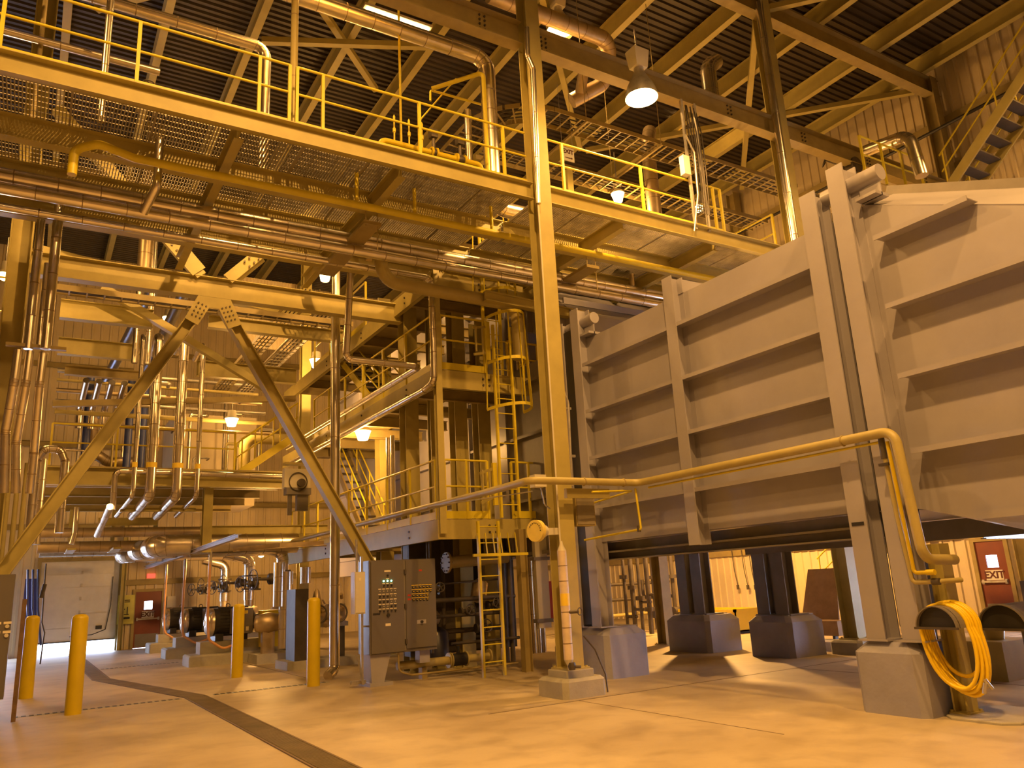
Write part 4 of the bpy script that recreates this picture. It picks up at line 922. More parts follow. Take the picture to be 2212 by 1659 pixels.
for s_, lb in ((-1,'left'),(1,'right')):
    k = MB(); p0 = Vector((gx+.25*s_,YB,zt)); p1 = Vector((gx+2.9*s_,YB,zt+2.9)); k.obox(p0, p1, .2, .2); pl = MB(); pl.obox(p0+(p1-p0)*.02, p0+(p1-p0)*.24, .015, .30, off=(-.12*1,0)); bo = MB()
    d = (p1-p0).normalized(); bolts(bo, p0+(p1-p0)*.16+Vector((0,-.13,0)), d, d.cross(Vector((0,1,0))), (0,-1,0), 3, 2, .13, .13, .022)
    thing('frame_brace', f'upper {lb} brace rising from the frame beam above the gusset', 'brace', [('brace', k, BEIGE), ('splice_plate', pl, BEIGE), ('bolts', bo, CAST)])
ibm('upper tie beam behind the single silver pipe', (-.4,YB,zt+1.35),(6.6,YB,zt+1.35), .24, .16, TAN)
k = MB(); k.obox((-.3,16.2,zt+.45),(6.4,19.5,zt+.9),.2,.18); thing('frame_brace', 'shallow horizontal brace crossing behind the frame beam', 'brace', [('brace', k, BEIGE)])
# beams behind
for (p, q, y, h, lb, m_) in (((130,668),(330,690),18.6,.42,'yellow-lit floor beam below the ladder tray','B'),((450,700),(740,725),18.6,.30,'continuation of the floor beam right of the left brace','B'),
     ((125,748),(300,762),21.5,.42,'bolted orange-lit beam with a dark wire beside it','B'),((425,795),(640,815),21.5,.42,'bolted orange-lit beam right of the vertical pipes','B'),((140,800),(300,812),23.5,.25,'thinner beam below the bolted orange-lit one','T')):
    a, b = X2(p, q, y); ibm(lb, a, b, h, .2, BEIGE if m_ == 'B' else TAN)
k = MB(); k.obox((.9,18.2,8.3),(4.6,18.6,6.4),.16,.16); thing('frame_brace', 'slanting brace crossing in front of the orange-lit beams', 'brace', [('brace', k, BEIGE)])
k = MB(); k.obox((.2,20.5,6.15),(5.8,20.5,6.7),.14,.14); thing('frame_brace', 'low rising brace behind the four silver pipes', 'brace', [('brace', k, TAN)])
# silver pipe runs in front of the frame
a, b = X2((0,382),(1110,588),12.1); z = a.z
pipe('upper of the two side-by-side silver pipes crossing the picture', [(-5,12.1,z+.03),(13.1,12.1,z+.03)], .125, ALU, .55, n=18)
pipe('lower of the two side-by-side silver pipes crossing the picture', [(-5,12.0,z-.20),(13.1,12.0,z-.20)], .09, ALU, .6)
a, b = X2((0,446),(950,604),13.05); z = a.z
pipe('single silver pipe that turns down at the platform corner and follows its edge', [(-5,13.05,z),(6.33,13.05,z),(6.33,13.05,5.38),(6.30,13.4,5.30),(6.30,22.5,5.30)], .065, ALU, .6)
a = ay(757,600,13.05); zc = 5.72
pipe('silver pipe loop dropping left of the platform and turning along the middle walkway', [(a.x,13.05,7.3),(a.x,13.3,zc),(6.15,13.3,zc),(6.15,22.5,zc)], .065, ALU, .6)
pipe('tall vertical silver pipe standing on the floor behind the right brace', [(5.28,15.65,9.2),(5.28,15.65,.16),(5.10,15.5,.06)], .10, ALU, 1.6, fil=.14, n=18)
a = ax(790,560,6.1); pipe('thick tan duct pipe that comes down and runs right behind the tall column', [(5.15,12.7,8.0),(5.15,12.7,7.10),(8.05,12.7,7.03),(8.05,12.7,5.9)], .125, PIPET, 0, fil=.35, n=20)
a, b = X2((300,345),(1110,512),10.75); z = a.z
yb_ = MB(); yb_.tube([(.08,10.75,z-.42),(.08,10.75,z-.05),(.35,10.75,z+.10),(.8,10.75,z),(12.0,10.75,z)],.06,14,.18); dr = MB()
for x, l in ((3.96,.55),(4.95,.5),(6.4,.5)): dr.tube([(x,10.75,z),(x,10.75,z+l)],.03,10)
thing('yellow_gas_main', 'long yellow gas pipe slung under the upper walkway', 'pipe', [('main_run', yb_, YEL), ('branch', dr, YEL)])
pipe('yellow pipe at the far left under the walkway edge', [(-4,13.4,8.9-.9),(1.2,13.4,8.0)], .05, YEL, 0)
pipe('short silver riser passing through the upper walkway at the left', [(1.12,11.0,8.0),(1.12,11.0,7.25),(1.0,11.3,6.95)], .06, ALU, 0)
pipe('thin silver riser under the walkway, above the tall floor-standing pipe', [(5.1,13.2,9.0),(5.1,13.2,7.7)], .06, ALUD, 0)
for x, lb in ((4.4,'left'),(8.9,'right')):
    k = MB(); k.box((x-.15,11.2,7.42),(x+.15,13.6,7.48)); k.cyl((x-.1,11.25,7.4),(x-.1,11.25,7.8),.008,6); k.cyl((x+.1,11.25,7.0),(x+.1,11.25,7.8),.008,6); thing('pipe_hanger', f'trapeze pipe hanger under the walkway, {lb} one', 'hanger', [('hanger', k, TAN)])
# u-loop pipe under right walkway
a = ay(1360,550,12.3); pipe('tan U-shaped pipe loop under the right upper walkway', [(a.x,12.3,a.z-.75),(a.x,12.3,a.z),(a.x+.75,12.3,a.z-.02),(a.x+.85,12.0,a.z-.1),(a.x+.4,11.9,a.z-.5)], .06, ALUD, 0)
gate_valve('dark valve under the right upper walkway beside the pipe loop', (a.x-.35,12.2,a.z-.35),(1,0,0),(-.5,-.4,.6),.09,.25,.3,.12)
# left foreground vertical pipes
for (x, y, z0, z1_, r, lb) in ((-.03,13.5,5.45,7.9,.075,'right of the left-edge group, with a bright streak'),(-.26,13.6,5.45,7.6,.065,'left of the left-edge group'),(-.12,13.9,5.6,7.0,.045,'thin one between the left-edge pipes')):
    pipe(f'vertical silver pipe at the left edge, {lb}', [(x,y,z0),(x,y,z1_)], r, ALU, .7)
for i, (x, lb) in enumerate(((-.03,'right'),(-.21,'middle'),(-.36,'left'))):
    pipe(f'lower shinier silver pipe at the left edge, {lb} of three', [(x-.02,13.6,5.42),(x-.03,13.6,4.9),(x-.08*(1 if i else .2),13.9,3.9+.15*i),(x-.02,14.0,3.3)], .065, ALU, .5, fil=.4)
k = MB(); k.obox((-.55,13.6,5.5),(.25,13.6,5.5),.1,.05); thing('pipe_bracket', 'bracket bar clamping the left-edge silver pipes', 'bracket', [('bar', k, TAN)])
pipe('insulated U-bend pipe at the left edge above the brace foot', [(.0,16.5,3.0),(.0,16.5,4.2),(.1,16.5,4.42),(.36,16.5,4.42),(.45,16.5,4.2),(.45,16.5,2.9)], .075, ALU, .5, fil=.12)
pipe('fat glowing silver vertical pipe at the left edge, lit from below', [(.08,19.5,4.7),(.08,19.5,2.9)], .13, ALU, .5)
for i, (px, py0, py1, lb) in enumerate(((52,1000,1190,'left'),(32,1020,1230,'middle'),(12,1040,1230,'right'))):
    a, b = Zv((px,py0),(px-4,py1),15.9); pipe(f'narrow yellow-lit vertical pipe by the foot of the left brace, {lb} of three', [(a.x,15.9,b.z),(a.x,15.9,a.z)], .04, PIPET, 0)
ibm('small platform beam at the left edge of the picture', (-3,16.6,6.0),(-.55,16.6,6.0),.25,.1); railing('yellow railing at the left edge beside the frame column', [(-3,16.6,6.15),(-.7,16.6,6.15)],1.5,0,sp=1)
# left control cabinet
def panel_labels(x0, z0, nx, nz, sx, sz, y, m1=PLATE, wl=.05, hl=.018, knob=.018, kz=-.045, mb=None):
    l = MB(); k = MB()
    for i in range(nx):
        for j in range(nz):
            x = x0+i*sx; z = z0-j*sz; l.box((x-wl/2,y-.004,z-hl/2),(x+wl/2,y,z+hl/2)); k.cyl((x,y,z+kz),(x,y-.03,z+kz),knob,8)
    return l, k
y0 = 14.3; xr = -.13; c = MB(); c.box((xr-1.6,y0,.35),(xr,y0+.5,2.12)); dd = MB(); dd.box((xr-.82,y0-.02,.38),(xr-.03,y0,2.09)); bs = MB(); bs.box((xr-1.55,y0+.05,0),(xr-.05,y0+.45,.35))
l, k = panel_labels(xr-.56,1.42,5,2,.13,.13,y0-.02,wl=.10,hl=.035,knob=.028,kz=-.05); l2, k2 = panel_labels(xr-.56,1.14,3,2,.13,.11,y0-.02,wl=.08,hl=.03,knob=.02,kz=-.045)
thing('control_cabinet', 'grey control cabinet cut by the left edge of the picture', 'cabinet', [('cabinet_body', c, CABG), ('door', dd, CABG, [('label_strips', l, PLATE), ('buttons', k, CREAM), ('small_labels', l2, PLATE), ('selector_knobs', k2, BLACK)]), ('plinth', bs, DARKG)])
k = MB()
for x, y in ((.02,14.35),(.02,14.75)): k.box((x-.03,y-.03,.02),(x+.03,y+.03,1.75))
for z in (.25,.8,1.35,1.7): k.box((-.01,14.35,z-.03),(.05,14.75,z+.03))
k.obox((.02,14.38,.6),(.02,14.72,.05),.04,.04); thing('cabinet_rack', 'rusty angle frame standing right of the left control cabinet', 'stand', [('frame', k, RUST)])
# main control cabinet
y0 = 13.55; xa = 5.20; xm = 5.86; xb = 6.48
c = MB(); c.box((xa,y0,.52),(xb,y0+.55,2.12)); 
dl = MB(); dl.box((xa+.02,y0-.03,.54),(xm-.02,y0,2.09)); dr_ = MB(); dr_.box((xm+.02,y0-.03,.58),(xb-.01,y0,2.10)); sb = MB(); sb.box((xm-.018,y0-.012,.55),(xm+.018,y0,2.1))
hg = MB()
for z in (.7,1.3,1.9): hg.box((xm-.01,y0-.045,z-.04),(xm+.03,y0-.01,z+.04))
yy = y0-.03; cxl = (xa+xm)/2; pl = MB(); kb = MB(); pt = MB()
for j, z in enumerate((1.62,1.53,1.44,1.36,1.28)):
    for i in range(5):
        x = cxl-.15+i*.072; pl.box((x-.027,yy-.003,z-.009),(x+.027,yy,z+.006))
        if (j in (1,2) and i < 3) or j == 4 or (j == 3 and i in (0,3,4)): kb.cyl((x,yy,z-.04),(x,yy-.03,z-.04),.014,8)
        elif j < 4: pt.cyl((x,yy,z-.04),(x,yy-.015,z-.04),.008,8)
for i in range(3):
    x = cxl-.075+i*.072; pl.box((x-.025,yy-.003,1.705),(x+.025,yy,1.718)); kb.cyl((x,yy,1.675),(x,yy-.03,1.675),.014,8)
pl.box((cxl-.06,yy-.003,1.91),(cxl+.06,yy,1.94)); pl.box((cxl-.03,yy-.003,1.785),(cxl+.03,yy,1.80)); kb.cyl((cxl,yy,1.85),(cxl,yy-.02,1.85),.018,8); kb.cyl((cxl,yy,1.17),(cxl,yy-.03,1.17),.03,14)
bp = MB(); bp.box((xa+.05,yy-.004,1.18),(xa+.18,yy,1.215)); wp = MB(); wp.box((cxl-.05,yy-.004,.985),(cxl+.05,yy,1.03))
gl = MB()
for i in range(3): x = cxl-.075+i*.072; gl.lathe([(0,.016),(.015,.015),(.024,.006)], (x,yy,1.755),(0,-1,0),10)
pr_ = MB(); kr = MB(); cxr = (xm+xb)/2
for j, z in enumerate((1.63,1.555,1.48,1.41)):
    for i in range(6 if j < 2 else 5): x = cxr-.15+i*.068; pr_.box((x-.03,yy-.003,z+.02),(x+.03,yy,z+.032)); kr.box((x-.018,yy-.02,z-.025),(x+.018,yy,z+.005)); pr_.box((x-.013,yy-.024,z-.012),(x+.013,yy-.02,z-.002))
ds = MB(); ds.box((cxr-.09,yy-.006,.98),(cxr+.09,yy,1.05)); ds2 = MB(); ds2.cyl((cxr,yy,1.015),(cxr,yy-.04,1.015),.025,14)
rl = MB(); rl.box((xm+.05,yy-.004,1.47),(xm+.11,yy,1.50)); rl.box((xm+.05,yy-.004,1.40),(xm+.11,yy,1.43)); lv_ = MB(); lv_.box((cxr-.03,yy-.003,1.90),(cxr+.03,yy,1.93))
ft = MB(); ft.loft([[(xa+.02,y0+.05,.52),(xa+.4,y0+.05,.52),(xa+.4,y0+.5,.52),(xa+.02,y0+.5,.52)],[(xa+.05,y0+.05,.06),(xa+.28,y0+.05,.06),(xa+.28,y0+.5,.06),(xa+.05,y0+.5,.06)]], False); ft.box((xa,y0,0),(xa+.42,y0+.55,.06)); ft.box((xb-.3,y0+.1,.3),(xb-.1,y0+.3,.52))
hd = MB(); hd.cyl((xa,y0+.2,1.0),(xa-.08,y0+.2,1.0),.014,8)
thing('control_cabinet', 'two-door grey control cabinet with rows of labelled knobs and three green lights', 'cabinet',
  [('cabinet_body', c, CABG), ('door', dl, CABG, [('label_strips', pl, PLATE), ('knobs', kb, BLACK), ('small_pilots', pt, CREAM), ('black_nameplate', bp, BLACK), ('paper_label', wp, PLATE), ('green_light', gl, GREENL)]),
   ('door', dr_, CABG, [('yellow_labels', pr_, LABY), ('breaker_switches', kr, BLACK), ('switch_plate', ds, DUCTG), ('rotary_switch', ds2, BLACK), ('red_labels', rl, RED), ('name_label', lv_, RED)]), ('seam_strip', sb, DARKG), ('hinge', hg, CAST), ('stand', ft, DUCTG), ('side_handle', hd, GALV)])
k = MB(); k.box((4.93,13.55,1.22),(5.12,13.75,1.93)); q = MB(); q.box((4.94,13.535,1.24),(5.11,13.55,1.91)); lb_ = MB(); lb_.box((5.0,13.53,1.78),(5.04,13.535,1.83)); st = MB(); st.box((5.10,13.7,.1),(5.14,13.75,2.2)); st.box((4.95,13.75,.05),(5.2,13.85,.11)); st.obox((5.1,13.6,.05),(5.05,13.75,.5),.03,.03); st.tube([(5.02,13.7,1.93),(5.02,13.7,2.5)],.02,8)
thing('electrical_enclosure', 'narrow pale electrical enclosure on a strut left of the control cabinet', 'box', [('box', k, CREAM), ('cover', q, CREAM), ('label', lb_, PLATE), ('strut', st, GALV)])
# bollards
def bollard(x, y, h, r, label):
    a = MB(); a.lathe([(0,r),(h-.06,r),(h-.03,r*.93),(h,r*.6),(h+.005,.01)], (x,y,0), (0,0,1), 28); return thing('bollard', label, 'bollard', [('bollard', a, BYEL)])
for (p, t, lb) in (((158,1545),(178,1327),'yellow bollard standing in front of the bright gap under the overhead door'),((55,1510),(71,1330),'yellow bollard partly behind the rack of the left cabinet'),((514,1464),(517,1305),'yellow bollard in front of the pump motors'),((681,1483),(681,1291),'yellow bollard beside the tall silver floor pipe')):
    g_ = az(*p); h = ay(t[0], t[1], g_.y).z; bollard(g_.x, g_.y+.12, h, .118, lb)
# yellow-beige pipe under the cabinet
a = ay(870,1436,13.9); z = .27
k = MB(); k.tube([(5.85,13.9,z),(7.0,13.9,z)],.075,16); k.tube([(7.2,13.9,z),(7.75,13.9,z)],.07,16); f = MB()
for x in (6.88,6.92,7.24,7.74): f.cyl((x-.012,13.9,z),(x+.012,13.9,z),.135,20)
v = MB(); v.cyl((6.93,13.9,z),(7.23,13.9,z),.115,20); v.cyl((7.08,13.9,z+.1),(7.08,13.9,z+.24),.03,8); st = MB(); st.box((6.3,13.82,0),(6.4,13.98,.2)); st.tube([(5.75,13.6,.6),(5.75,13.6,.2),(6.0,13.6,.12),(8.2,13.6,.12)],.018,8,.12)
thing('flanged_pipe', 'cream flanged pipe with a black valve lying low right of the control cabinet', 'pipe', [('pipe', k, PIPET), ('flange', f, PIPET), ('butterfly_valve', v, BLACK), ('support', st, TAN)])
# ================================================================ CLUTTER UNDER THE PLATFORM (burner front)
k = MB(); k.tube([(6.95,14.0,2.05),(8.3,14.0,2.12)],.12,18); f = MB(); f.cyl((6.93,14,2.05),(6.97,14,2.05),.20,24); bo = MB()
for i in range(10): a = i*math.pi/5; bo.cyl((6.90,14+.165*math.cos(a),2.05+.165*math.sin(a)),(6.99,14+.165*math.cos(a),2.05+.165*math.sin(a)),.016,6)
thing('burner_header', 'thick olive header pipe with a bolted flange under the lowest platform', 'pipe', [('header', k, TAN), ('flange', f, TAN), ('bolts', bo, CAST)])
b = MB(); b.box((6.6,15.0,0.3),(9.05,15.3,2.6)); thing('boiler_front', 'dark boiler front plate deep under the lowest platform', 'boiler', [('plate', b, DARK)])
b = MB(); b.lathe([(0,.22),(.6,.22),(.66,.14),(.7,.05)], (6.95,14.5,.15),(0,0,1),20); g_ = MB(); g_.cyl((6.75,14.2,.75),(6.72,14.12,.75),.05,16); thing('filter_pot', 'dark blue filter pot with a round gauge behind the ladder foot', 'vessel', [('pot', b, mat('deep_blue_paint',(.03,.03,.06),.4)), ('gauge', g_, CREAM)])
b = MB(); b.lathe([(-.25,.03),(-.2,.12),(.15,.13),(.22,.04)], (6.75,14.4,1.02),(1,0,.1),16); thing('motor_head', 'rounded tan motor head behind the ladder', 'motor', [('head', b, ALUD)])
b = MB(); b.lathe([(-.2,.03),(-.15,.16),(.2,.16),(.3,.04)], (7.85,14.4,1.45),(.2,0,1),16); thing('motor_head', 'tall shiny tan actuator right of the ladder', 'actuator', [('head', b, ALUD)])
pipes = [((6.7,14.2,2.5),(6.7,14.2,.4),.03),((6.85,14.6,2.5),(6.85,14.6,1.2),.05),((7.2,14.7,2.5),(7.2,14.7,.2),.04),((7.9,14.3,2.2),(7.9,14.3,.3),.035),((8.25,14.1,2.5),(8.25,14.1,.1),.06),((8.4,14.1,2.5),(8.4,14.1,.1),.05),
  ((6.6,14.1,1.35),(8.5,14.1,1.35),.045),((6.6,14.2,1.05),(8.3,14.2,1.05),.035),((6.7,14.5,.75),(8.6,14.5,.75),.05),((6.8,14.3,1.65),(8.3,14.3,1.7),.02),((7.0,14.0,.55),(8.5,14.0,.55),.03)]
for i, (a, b_, r) in enumerate(pipes):
    k = MB(); k.tube([a,b_],r,12); pos = 'vertical' if abs(a[2]-b_[2]) > .5 else 'horizontal'
    where = {'vertical':['right beside the control cabinet','just right of the control cabinet, thicker','behind the ladder rails','right of the ladder, thin','left of the tall column, thickest','left of the tall column, beside the thickest'],'horizontal':['across the ladder at mid height','across the ladder just below mid height','low across the ladder, thick','high across the ladder, thin','lowest across the ladder']}
    n_ = len([1 for q in pipes[:i] if (abs(q[0][2]-q[1][2]) > .5) == (pos == 'vertical')])
    thing('burner_pipe', f'dark {pos} pipe under the lowest platform, {where[pos][n_]}', 'pipe', [('pipe', k, DARK if i%3 else CAST)])
ws = [(7.45,1.1,.10),(7.78,.78,.12),(8.05,1.2,.10),(6.8,1.55,.09)]
for i, (x, z, R) in enumerate(ws):
    gate_valve(f'small dark handwheel valve under the lowest platform, {["behind the ladder at mid height","low right of the ladder","right of the ladder at mid height","left of the ladder"][i]}', (x,14.25,z),(1,0,0),(0,-1,.2),.06,.2,.25,R)
b = MB(); b.box((8.35,13.0,.75),(8.62,13.1,2.45)); q = MB(); q.box((8.3,12.98,2.0),(8.66,13.12,2.06)); q.box((8.3,12.98,.85),(8.66,13.12,.92)); thing('instrument_board', 'tall narrow pale board between the burner pipes and the tall column', 'panel', [('board', b, CREAM), ('crossbar', q, DARKG)])
b = MB(); b.box((8.62,13.0,.9),(8.68,13.08,1.6)); thing('red_strip', 'narrow red strip on the edge of the pale board', 'sign', [('strip', b, RED)])
b = MB(); b.ibeam((8.1,13.1,0),(8.1,13.1,2.6),.16,.16,.012,(1,0,0)); thing('steel_column', 'short olive post left of the pale board', 'column', [('shaft', b, TAN)])
b = MB(); b.lathe([(0,.07),(.3,.07),(.36,.03),(.42,.02)], (8.55,12.7,0.12),(0,0,1),16); b.box((8.45,12.6,0),(8.65,12.8,.12)); thing('small_tank', 'small pale canister on the floor left of the tall column', 'canister', [('canister', b, CREAM)])
# equipment skid seen left of the cabinet
k = MB(); k.box((5.23,18.2,.18),(5.53,18.9,1.72)); fr = MB(); fr.box((5.05,18.1,0),(6.7,19.1,.18)); 
thing('instrument_cubicle', 'dark upright panel of the compressor skid beside the yellow bollard', 'panel', [('panel', k, DARK)])
thing('equipment_pad', 'low grey pad under the compressor skid', 'pad', [('pad', fr, PADC)])
en = MB(); en.box((5.55,18.3,.85),(6.5,18.9,.95)); e2 = MB(); e2.box((5.6,18.35,.95),(6.45,18.85,1.35)); random.seed(5)
for i in range(26):
    x = 5.55+random.random()*.8; z = .95+random.random()*.6; e2.cyl((x,18.28,z),(x+random.uniform(-.1,.1),18.2,z+random.uniform(-.1,.1)),random.uniform(.02,.06),8)
e2.lathe([(0,.12),(.15,.10),(.3,.06),(.36,.02)],(5.75,18.3,1.35),(0,0,1),14); hw = MB(); hw.torus((5.72,18.1,1.15),(0,1,0),.2,.02,20,6); hw.torus((6.2,18.1,1.15),(0,1,0),.2,.02,20,6)
lg_ = MB(); lg_.box((5.6,18.4,.18),(5.75,18.8,.85)); lg_.box((6.3,18.4,.18),(6.45,18.8,.85))
thing('compressor', 'cluttered compressor engine with round housings behind the yellow bollard', 'machine', [('bed_rail', en, GALV), ('engine_block', e2, ALUD), ('round_housing', hw, CAST), ('leg', lg_, DARK)])
for (px, py0, py1, r, lb) in ((603,1215,1310,.14,'left'),(617,1235,1400,.17,'centre'),(660,1225,1260,.13,'right')):
    a, b_ = Zv((px,py0),(px,py1),20.5); pipe(f'shiny silver vertical vessel pipe by the compressor, {lb} one', [(a.x,20.5,b_.z),(a.x,20.5,a.z)], r, ALU, .5, n=20)
b = MB(); b.lathe([(-.35,.03),(-.3,.2),(0,.26),(.3,.2),(.36,.03)], (5.35,21,.95),(1,0,0),20); b.box((5.2,20.9,.2),(5.5,21.1,.8)); pp = MB(); pp.box((5.0,20.6,0),(5.9,21.5,.22)); thing('pump_casing', 'tan volute pump casing left of the compressor panel', 'pump', [('volute', b, ALUD), ('foot', pp, PADC)])
# ================================================================ PUMP ROW
pads = [(21.8,'nearest','the brown terminal boxes'),(25.6,'middle',''),(29.2,'farthest','')]
for i, (y, nm, _) in enumerate(pads):
    k = MB(); k.cbox(3.62,6.6,y-.15,y+.85,0,.27+.02*i,.03,.04); thing('pump_pad', f'{nm} long concrete pad of the pump row', 'pad', [('pad', k, PADC)])
    x0 = 4.05; yc = y+.35; k = MB(); k.box((x0-.15,yc-.28,.27),(6.3,yc+.28,.56)); thing('pump_plinth', f'{nm} raised plinth block on the pump pads', 'plinth', [('plinth', k, PADC)])
    z = 1.02; b = MB(); b.lathe([(0,.30),(.02,.34),(.95,.34),(1.0,.28),(1.1,.1)], (x0+.18,yc,z),(1,0,0),28)
    for q in range(24): a = q*math.pi/12; b.box((x0+.3,yc+.33*math.cos(a)-.006,z+.33*math.sin(a)-.006),(x0+1.05,yc+.365*math.cos(a)+.006,z+.365*math.sin(a)+.006))
    cp = MB(); cp.lathe([(0,.10),(.03,.28),(.12,.345),(.19,.345)], (x0-.01,yc,z),(1,0,0),28); cp.cyl((x0-.03,yc,z),(x0,yc,z),.08,12)
    tb = MB(); tb.box((x0+.55,yc-.62,z-.30),(x0+1.05,yc-.30,z+.32)); yl_ = MB(); yl_.box((x0+.70,yc-.626,z+.18),(x0+.92,yc-.62,z+.26)); wl_ = MB(); wl_.box((x0+.88,yc-.626,z-.24),(x0+.95,yc-.62,z-.14))
    ft = MB(); ft.box((x0+.2,yc-.3,.56),(x0+.4,yc+.3,.74)); ft.box((x0+.8,yc-.3,.56),(x0+1.0,yc+.3,.74)); ey = MB(); ey.torus((x0+.55,yc,z+.40),(0,1,0),.05,.012,16,6)
    cu = MB(); cu.cyl((x0+1.1,yc,z),(x0+1.5,yc,z),.07,14); cu.cyl((x0+1.2,yc,z),(x0+1.4,yc,z),.16,18)
    thing('pump_motor', f'{nm} dark electric motor of the pump row with a silver fan cowl', 'motor', [('housing', b, BLACK), ('fan_cowl', cp, ALU), ('terminal_box', tb, DARKG, [('yellow_label', yl_, LABY), ('white_label', wl_, PLATE)]), ('foot', ft, BLACK), ('lifting_eye', ey, CAST), ('coupling', cu, CAST)])
    b = MB(); b.lathe([(-.3,.1),(-.25,.3),(0,.36),(.25,.3),(.3,.1)], (x0+1.95,yc,z),(1,0,0),22); b.cyl((x0+1.95,yc,z),(x0+1.95,yc,z+.5),.14,16); gd = MB(); gd.box((x0+1.55,yc-.3,.56),(x0+1.75,yc+.3,.9))
    thing('centrifugal_pump', f'{nm} pump casing driven by the {nm} motor', 'pump', [('casing', b, ALUD), ('foot', gd, DARK)])
    pipe(f'wrapped silver discharge pipe rising from the {nm} pump', [(x0+1.95,yc,z+.5),(x0+1.95,yc,2.3),(x0+1.95,yc+.0,2.75),(x0+1.2,yc,2.95)], .16, ALU, .35, fil=.3, n=20)
    gate_valve(f'big handwheel gate valve on the {nm} pump discharge pipe', (x0+1.95,yc,2.05),(0,0,1),(-1,-.25,0),.15,.4,.85,.26)
    gate_valve(f'second handwheel valve beside the {nm} pump discharge', (x0+1.35,yc+.5,1.95),(0,0,1),(-1,-.5,0),.10,.3,.5,.2)
    oc = MB(); oc.tube([(x0-.02,yc-.45,2.75),(x0-.04,yc-.5,1.2),(x0+.0,yc-.52,.62),(x0+.35,yc-.55,.38),(x0+.72,yc-.52,.48),(x0+.8,yc-.47,.72)],.032,10,.2); cl_ = MB(); cl_.cyl((x0-.02,yc-.45,2.2),(x0-.02,yc-.45,2.8),.04,10)
    thing('flexible_conduit', f'orange flexible conduit drooping to the {nm} motor', 'conduit', [('jacket', oc, ORANGE), ('rigid_top', cl_, GALV)])
yw = MB(); yw.loft([[(5.3,21.3,.35),(5.72,21.3,.35),(5.72,21.7,.35),(5.3,21.7,.35)],[(5.28,21.28,1.25),(5.74,21.28,1.25),(5.72,21.72,1.25),(5.28,21.72,1.25)]], False); thing('coupling_guard', 'crumpled bright yellow guard between the nearest motor and its pump', 'guard', [('guard', yw, BYEL)])
# curved duct elbows above pumps
for (y, z, r, lb) in ((21.9,2.98,.27,'nearest and largest'),(24.2,3.03,.26,'middle'),(26.8,3.05,.25,'farthest and lowest-looking')):
    pipe(f'shiny silver header elbow over the pump row, {lb} of three', [(6.3,y,z),(2.75-.04*(y-21.9),y,z),(2.75-.04*(y-21.9),y+.75,z)], r, ALU, .5, fil=.48, n=24)
ibm('grey steel beam carrying the silver elbows, running away above the pumps', (3.6,16.6,2.80),(3.6,31,2.80),.10,.12,DUCTG)
column(3.87,21.5,4.45,.22,.22,'yellow-lit post under the left mezzanine, above the silver elbows', base=False, z0=2.76)
for i, (y, lb) in enumerate(((22.0,'near'),(26.5,'far'))): ibm(f'{lb} cross beam under the left mezzanine', (3.8,y,3.35),(7.2,y,3.35),.24,.14)
k = MB(); k.tube([(4.35,20.2,2.72),(6.4,19.6,2.76)],.02,6); k.obox((4.3,20.3,2.74),(5.2,19.5,2.78),.05,.10); k.obox((5.2,19.5,2.78),(6.2,19.2,2.80),.05,.10); thing('curved_tray', 'pale curved metal tray above the pump valves', 'cable tray', [('tray', k, ALUD)])
# mezzanine
a, b = X2((120,1022),(600,1043),21.0); zm = a.z
ibm('big orange-lit edge beam of the left mezzanine', (.2,21.0,zm),(5.9,21.0,zm),.42,.22); zt_ = zm+.21
k = MB(); k.box((.2,21.0,zt_),(5.9,30,zt_+.04)); 
for y in (22.5,24.5,26.5,28.5): k.ibeam((.2,y,zt_-.14),(5.9,y,zt_-.14),.26,.14)
thing('mezzanine_deck', 'dark underside and deck of the left mezzanine', 'deck', [('deck_plate', k, TAN)])
railing('yellow railing along the left mezzanine edge', [(.25,21.05,zt_+.04),(4.4,21.05,zt_+.04)],1.0,0,sp=1.5)
stair('yellow stair rising from the left mezzanine toward the platform tower', (4.6,21.6,zt_),(6.1,21.6,zt_+1.1),.7,5)
pipe('silver pipe lying along the left mezzanine edge beam', [(1.62,20.75,zm-.8),(1.62,20.75,zm+.12),(5.9,20.75,zm+.05)],.07,ALU,.6)
pipe('silver pipe with a slanting lower leg at the left end of the edge pipe', [(1.55,20.6,zm-.75),(1.45,22.5,zm-1.25)],.08,ALU,.6)
for i, (px, pt_, lb, r) in enumerate(((305,722,'thin leftmost',.055),(340,725,'second from left, fat',.115),(395,722,'third from left, fattest',.12),(437,742,'thin rightmost',.06))):
    a = ay(px,800,20.4); zt2 = ay(px+5,pt_,20.4).z; z0_ = 4.05; p_ = [(a.x-.15,22.4,z0_-.28),(a.x,20.4,z0_),(a.x,20.4,zt2),(a.x+.05,22.0,zt2)]
    bnd = MB(); bnd.cyl((a.x,20.4,4.72),(a.x,20.4,4.84),r*1.06,18)
    q = MB(); q.tube(p_, r, 18, .2, seam=.6); thing('insulated_pipe', f'tall vertical silver pipe before the left mezzanine, {lb}', 'pipe', [('pipe_run', q, [ALU, SEAM]), ('yellow_band', bnd, LABY)])
ibm('tan pipe support beam just under the four silver pipe bends', (1.85,21.6,3.85),(3.6,21.6,3.85),.10,.12,BEIGE)
ibm('second tan pipe support beam, lower and left of the first', (1.5,23.2,3.7),(2.9,23.2,3.7),.2,.12,BEIGE)
for (x, lb) in ((1.78,'left'),(2.06,'right')):
    pipe(f'silver pipe hanging from the roof behind the braces, {lb} of two', [(x,19.8,13.5),(x,19.8,7.1)], .07, ALU, .9)
pipe('fat tan vertical pipe behind the upper left brace', [(1.75,18.6,12.5),(1.75,18.6,8.6)], .16, ALUD, .8)
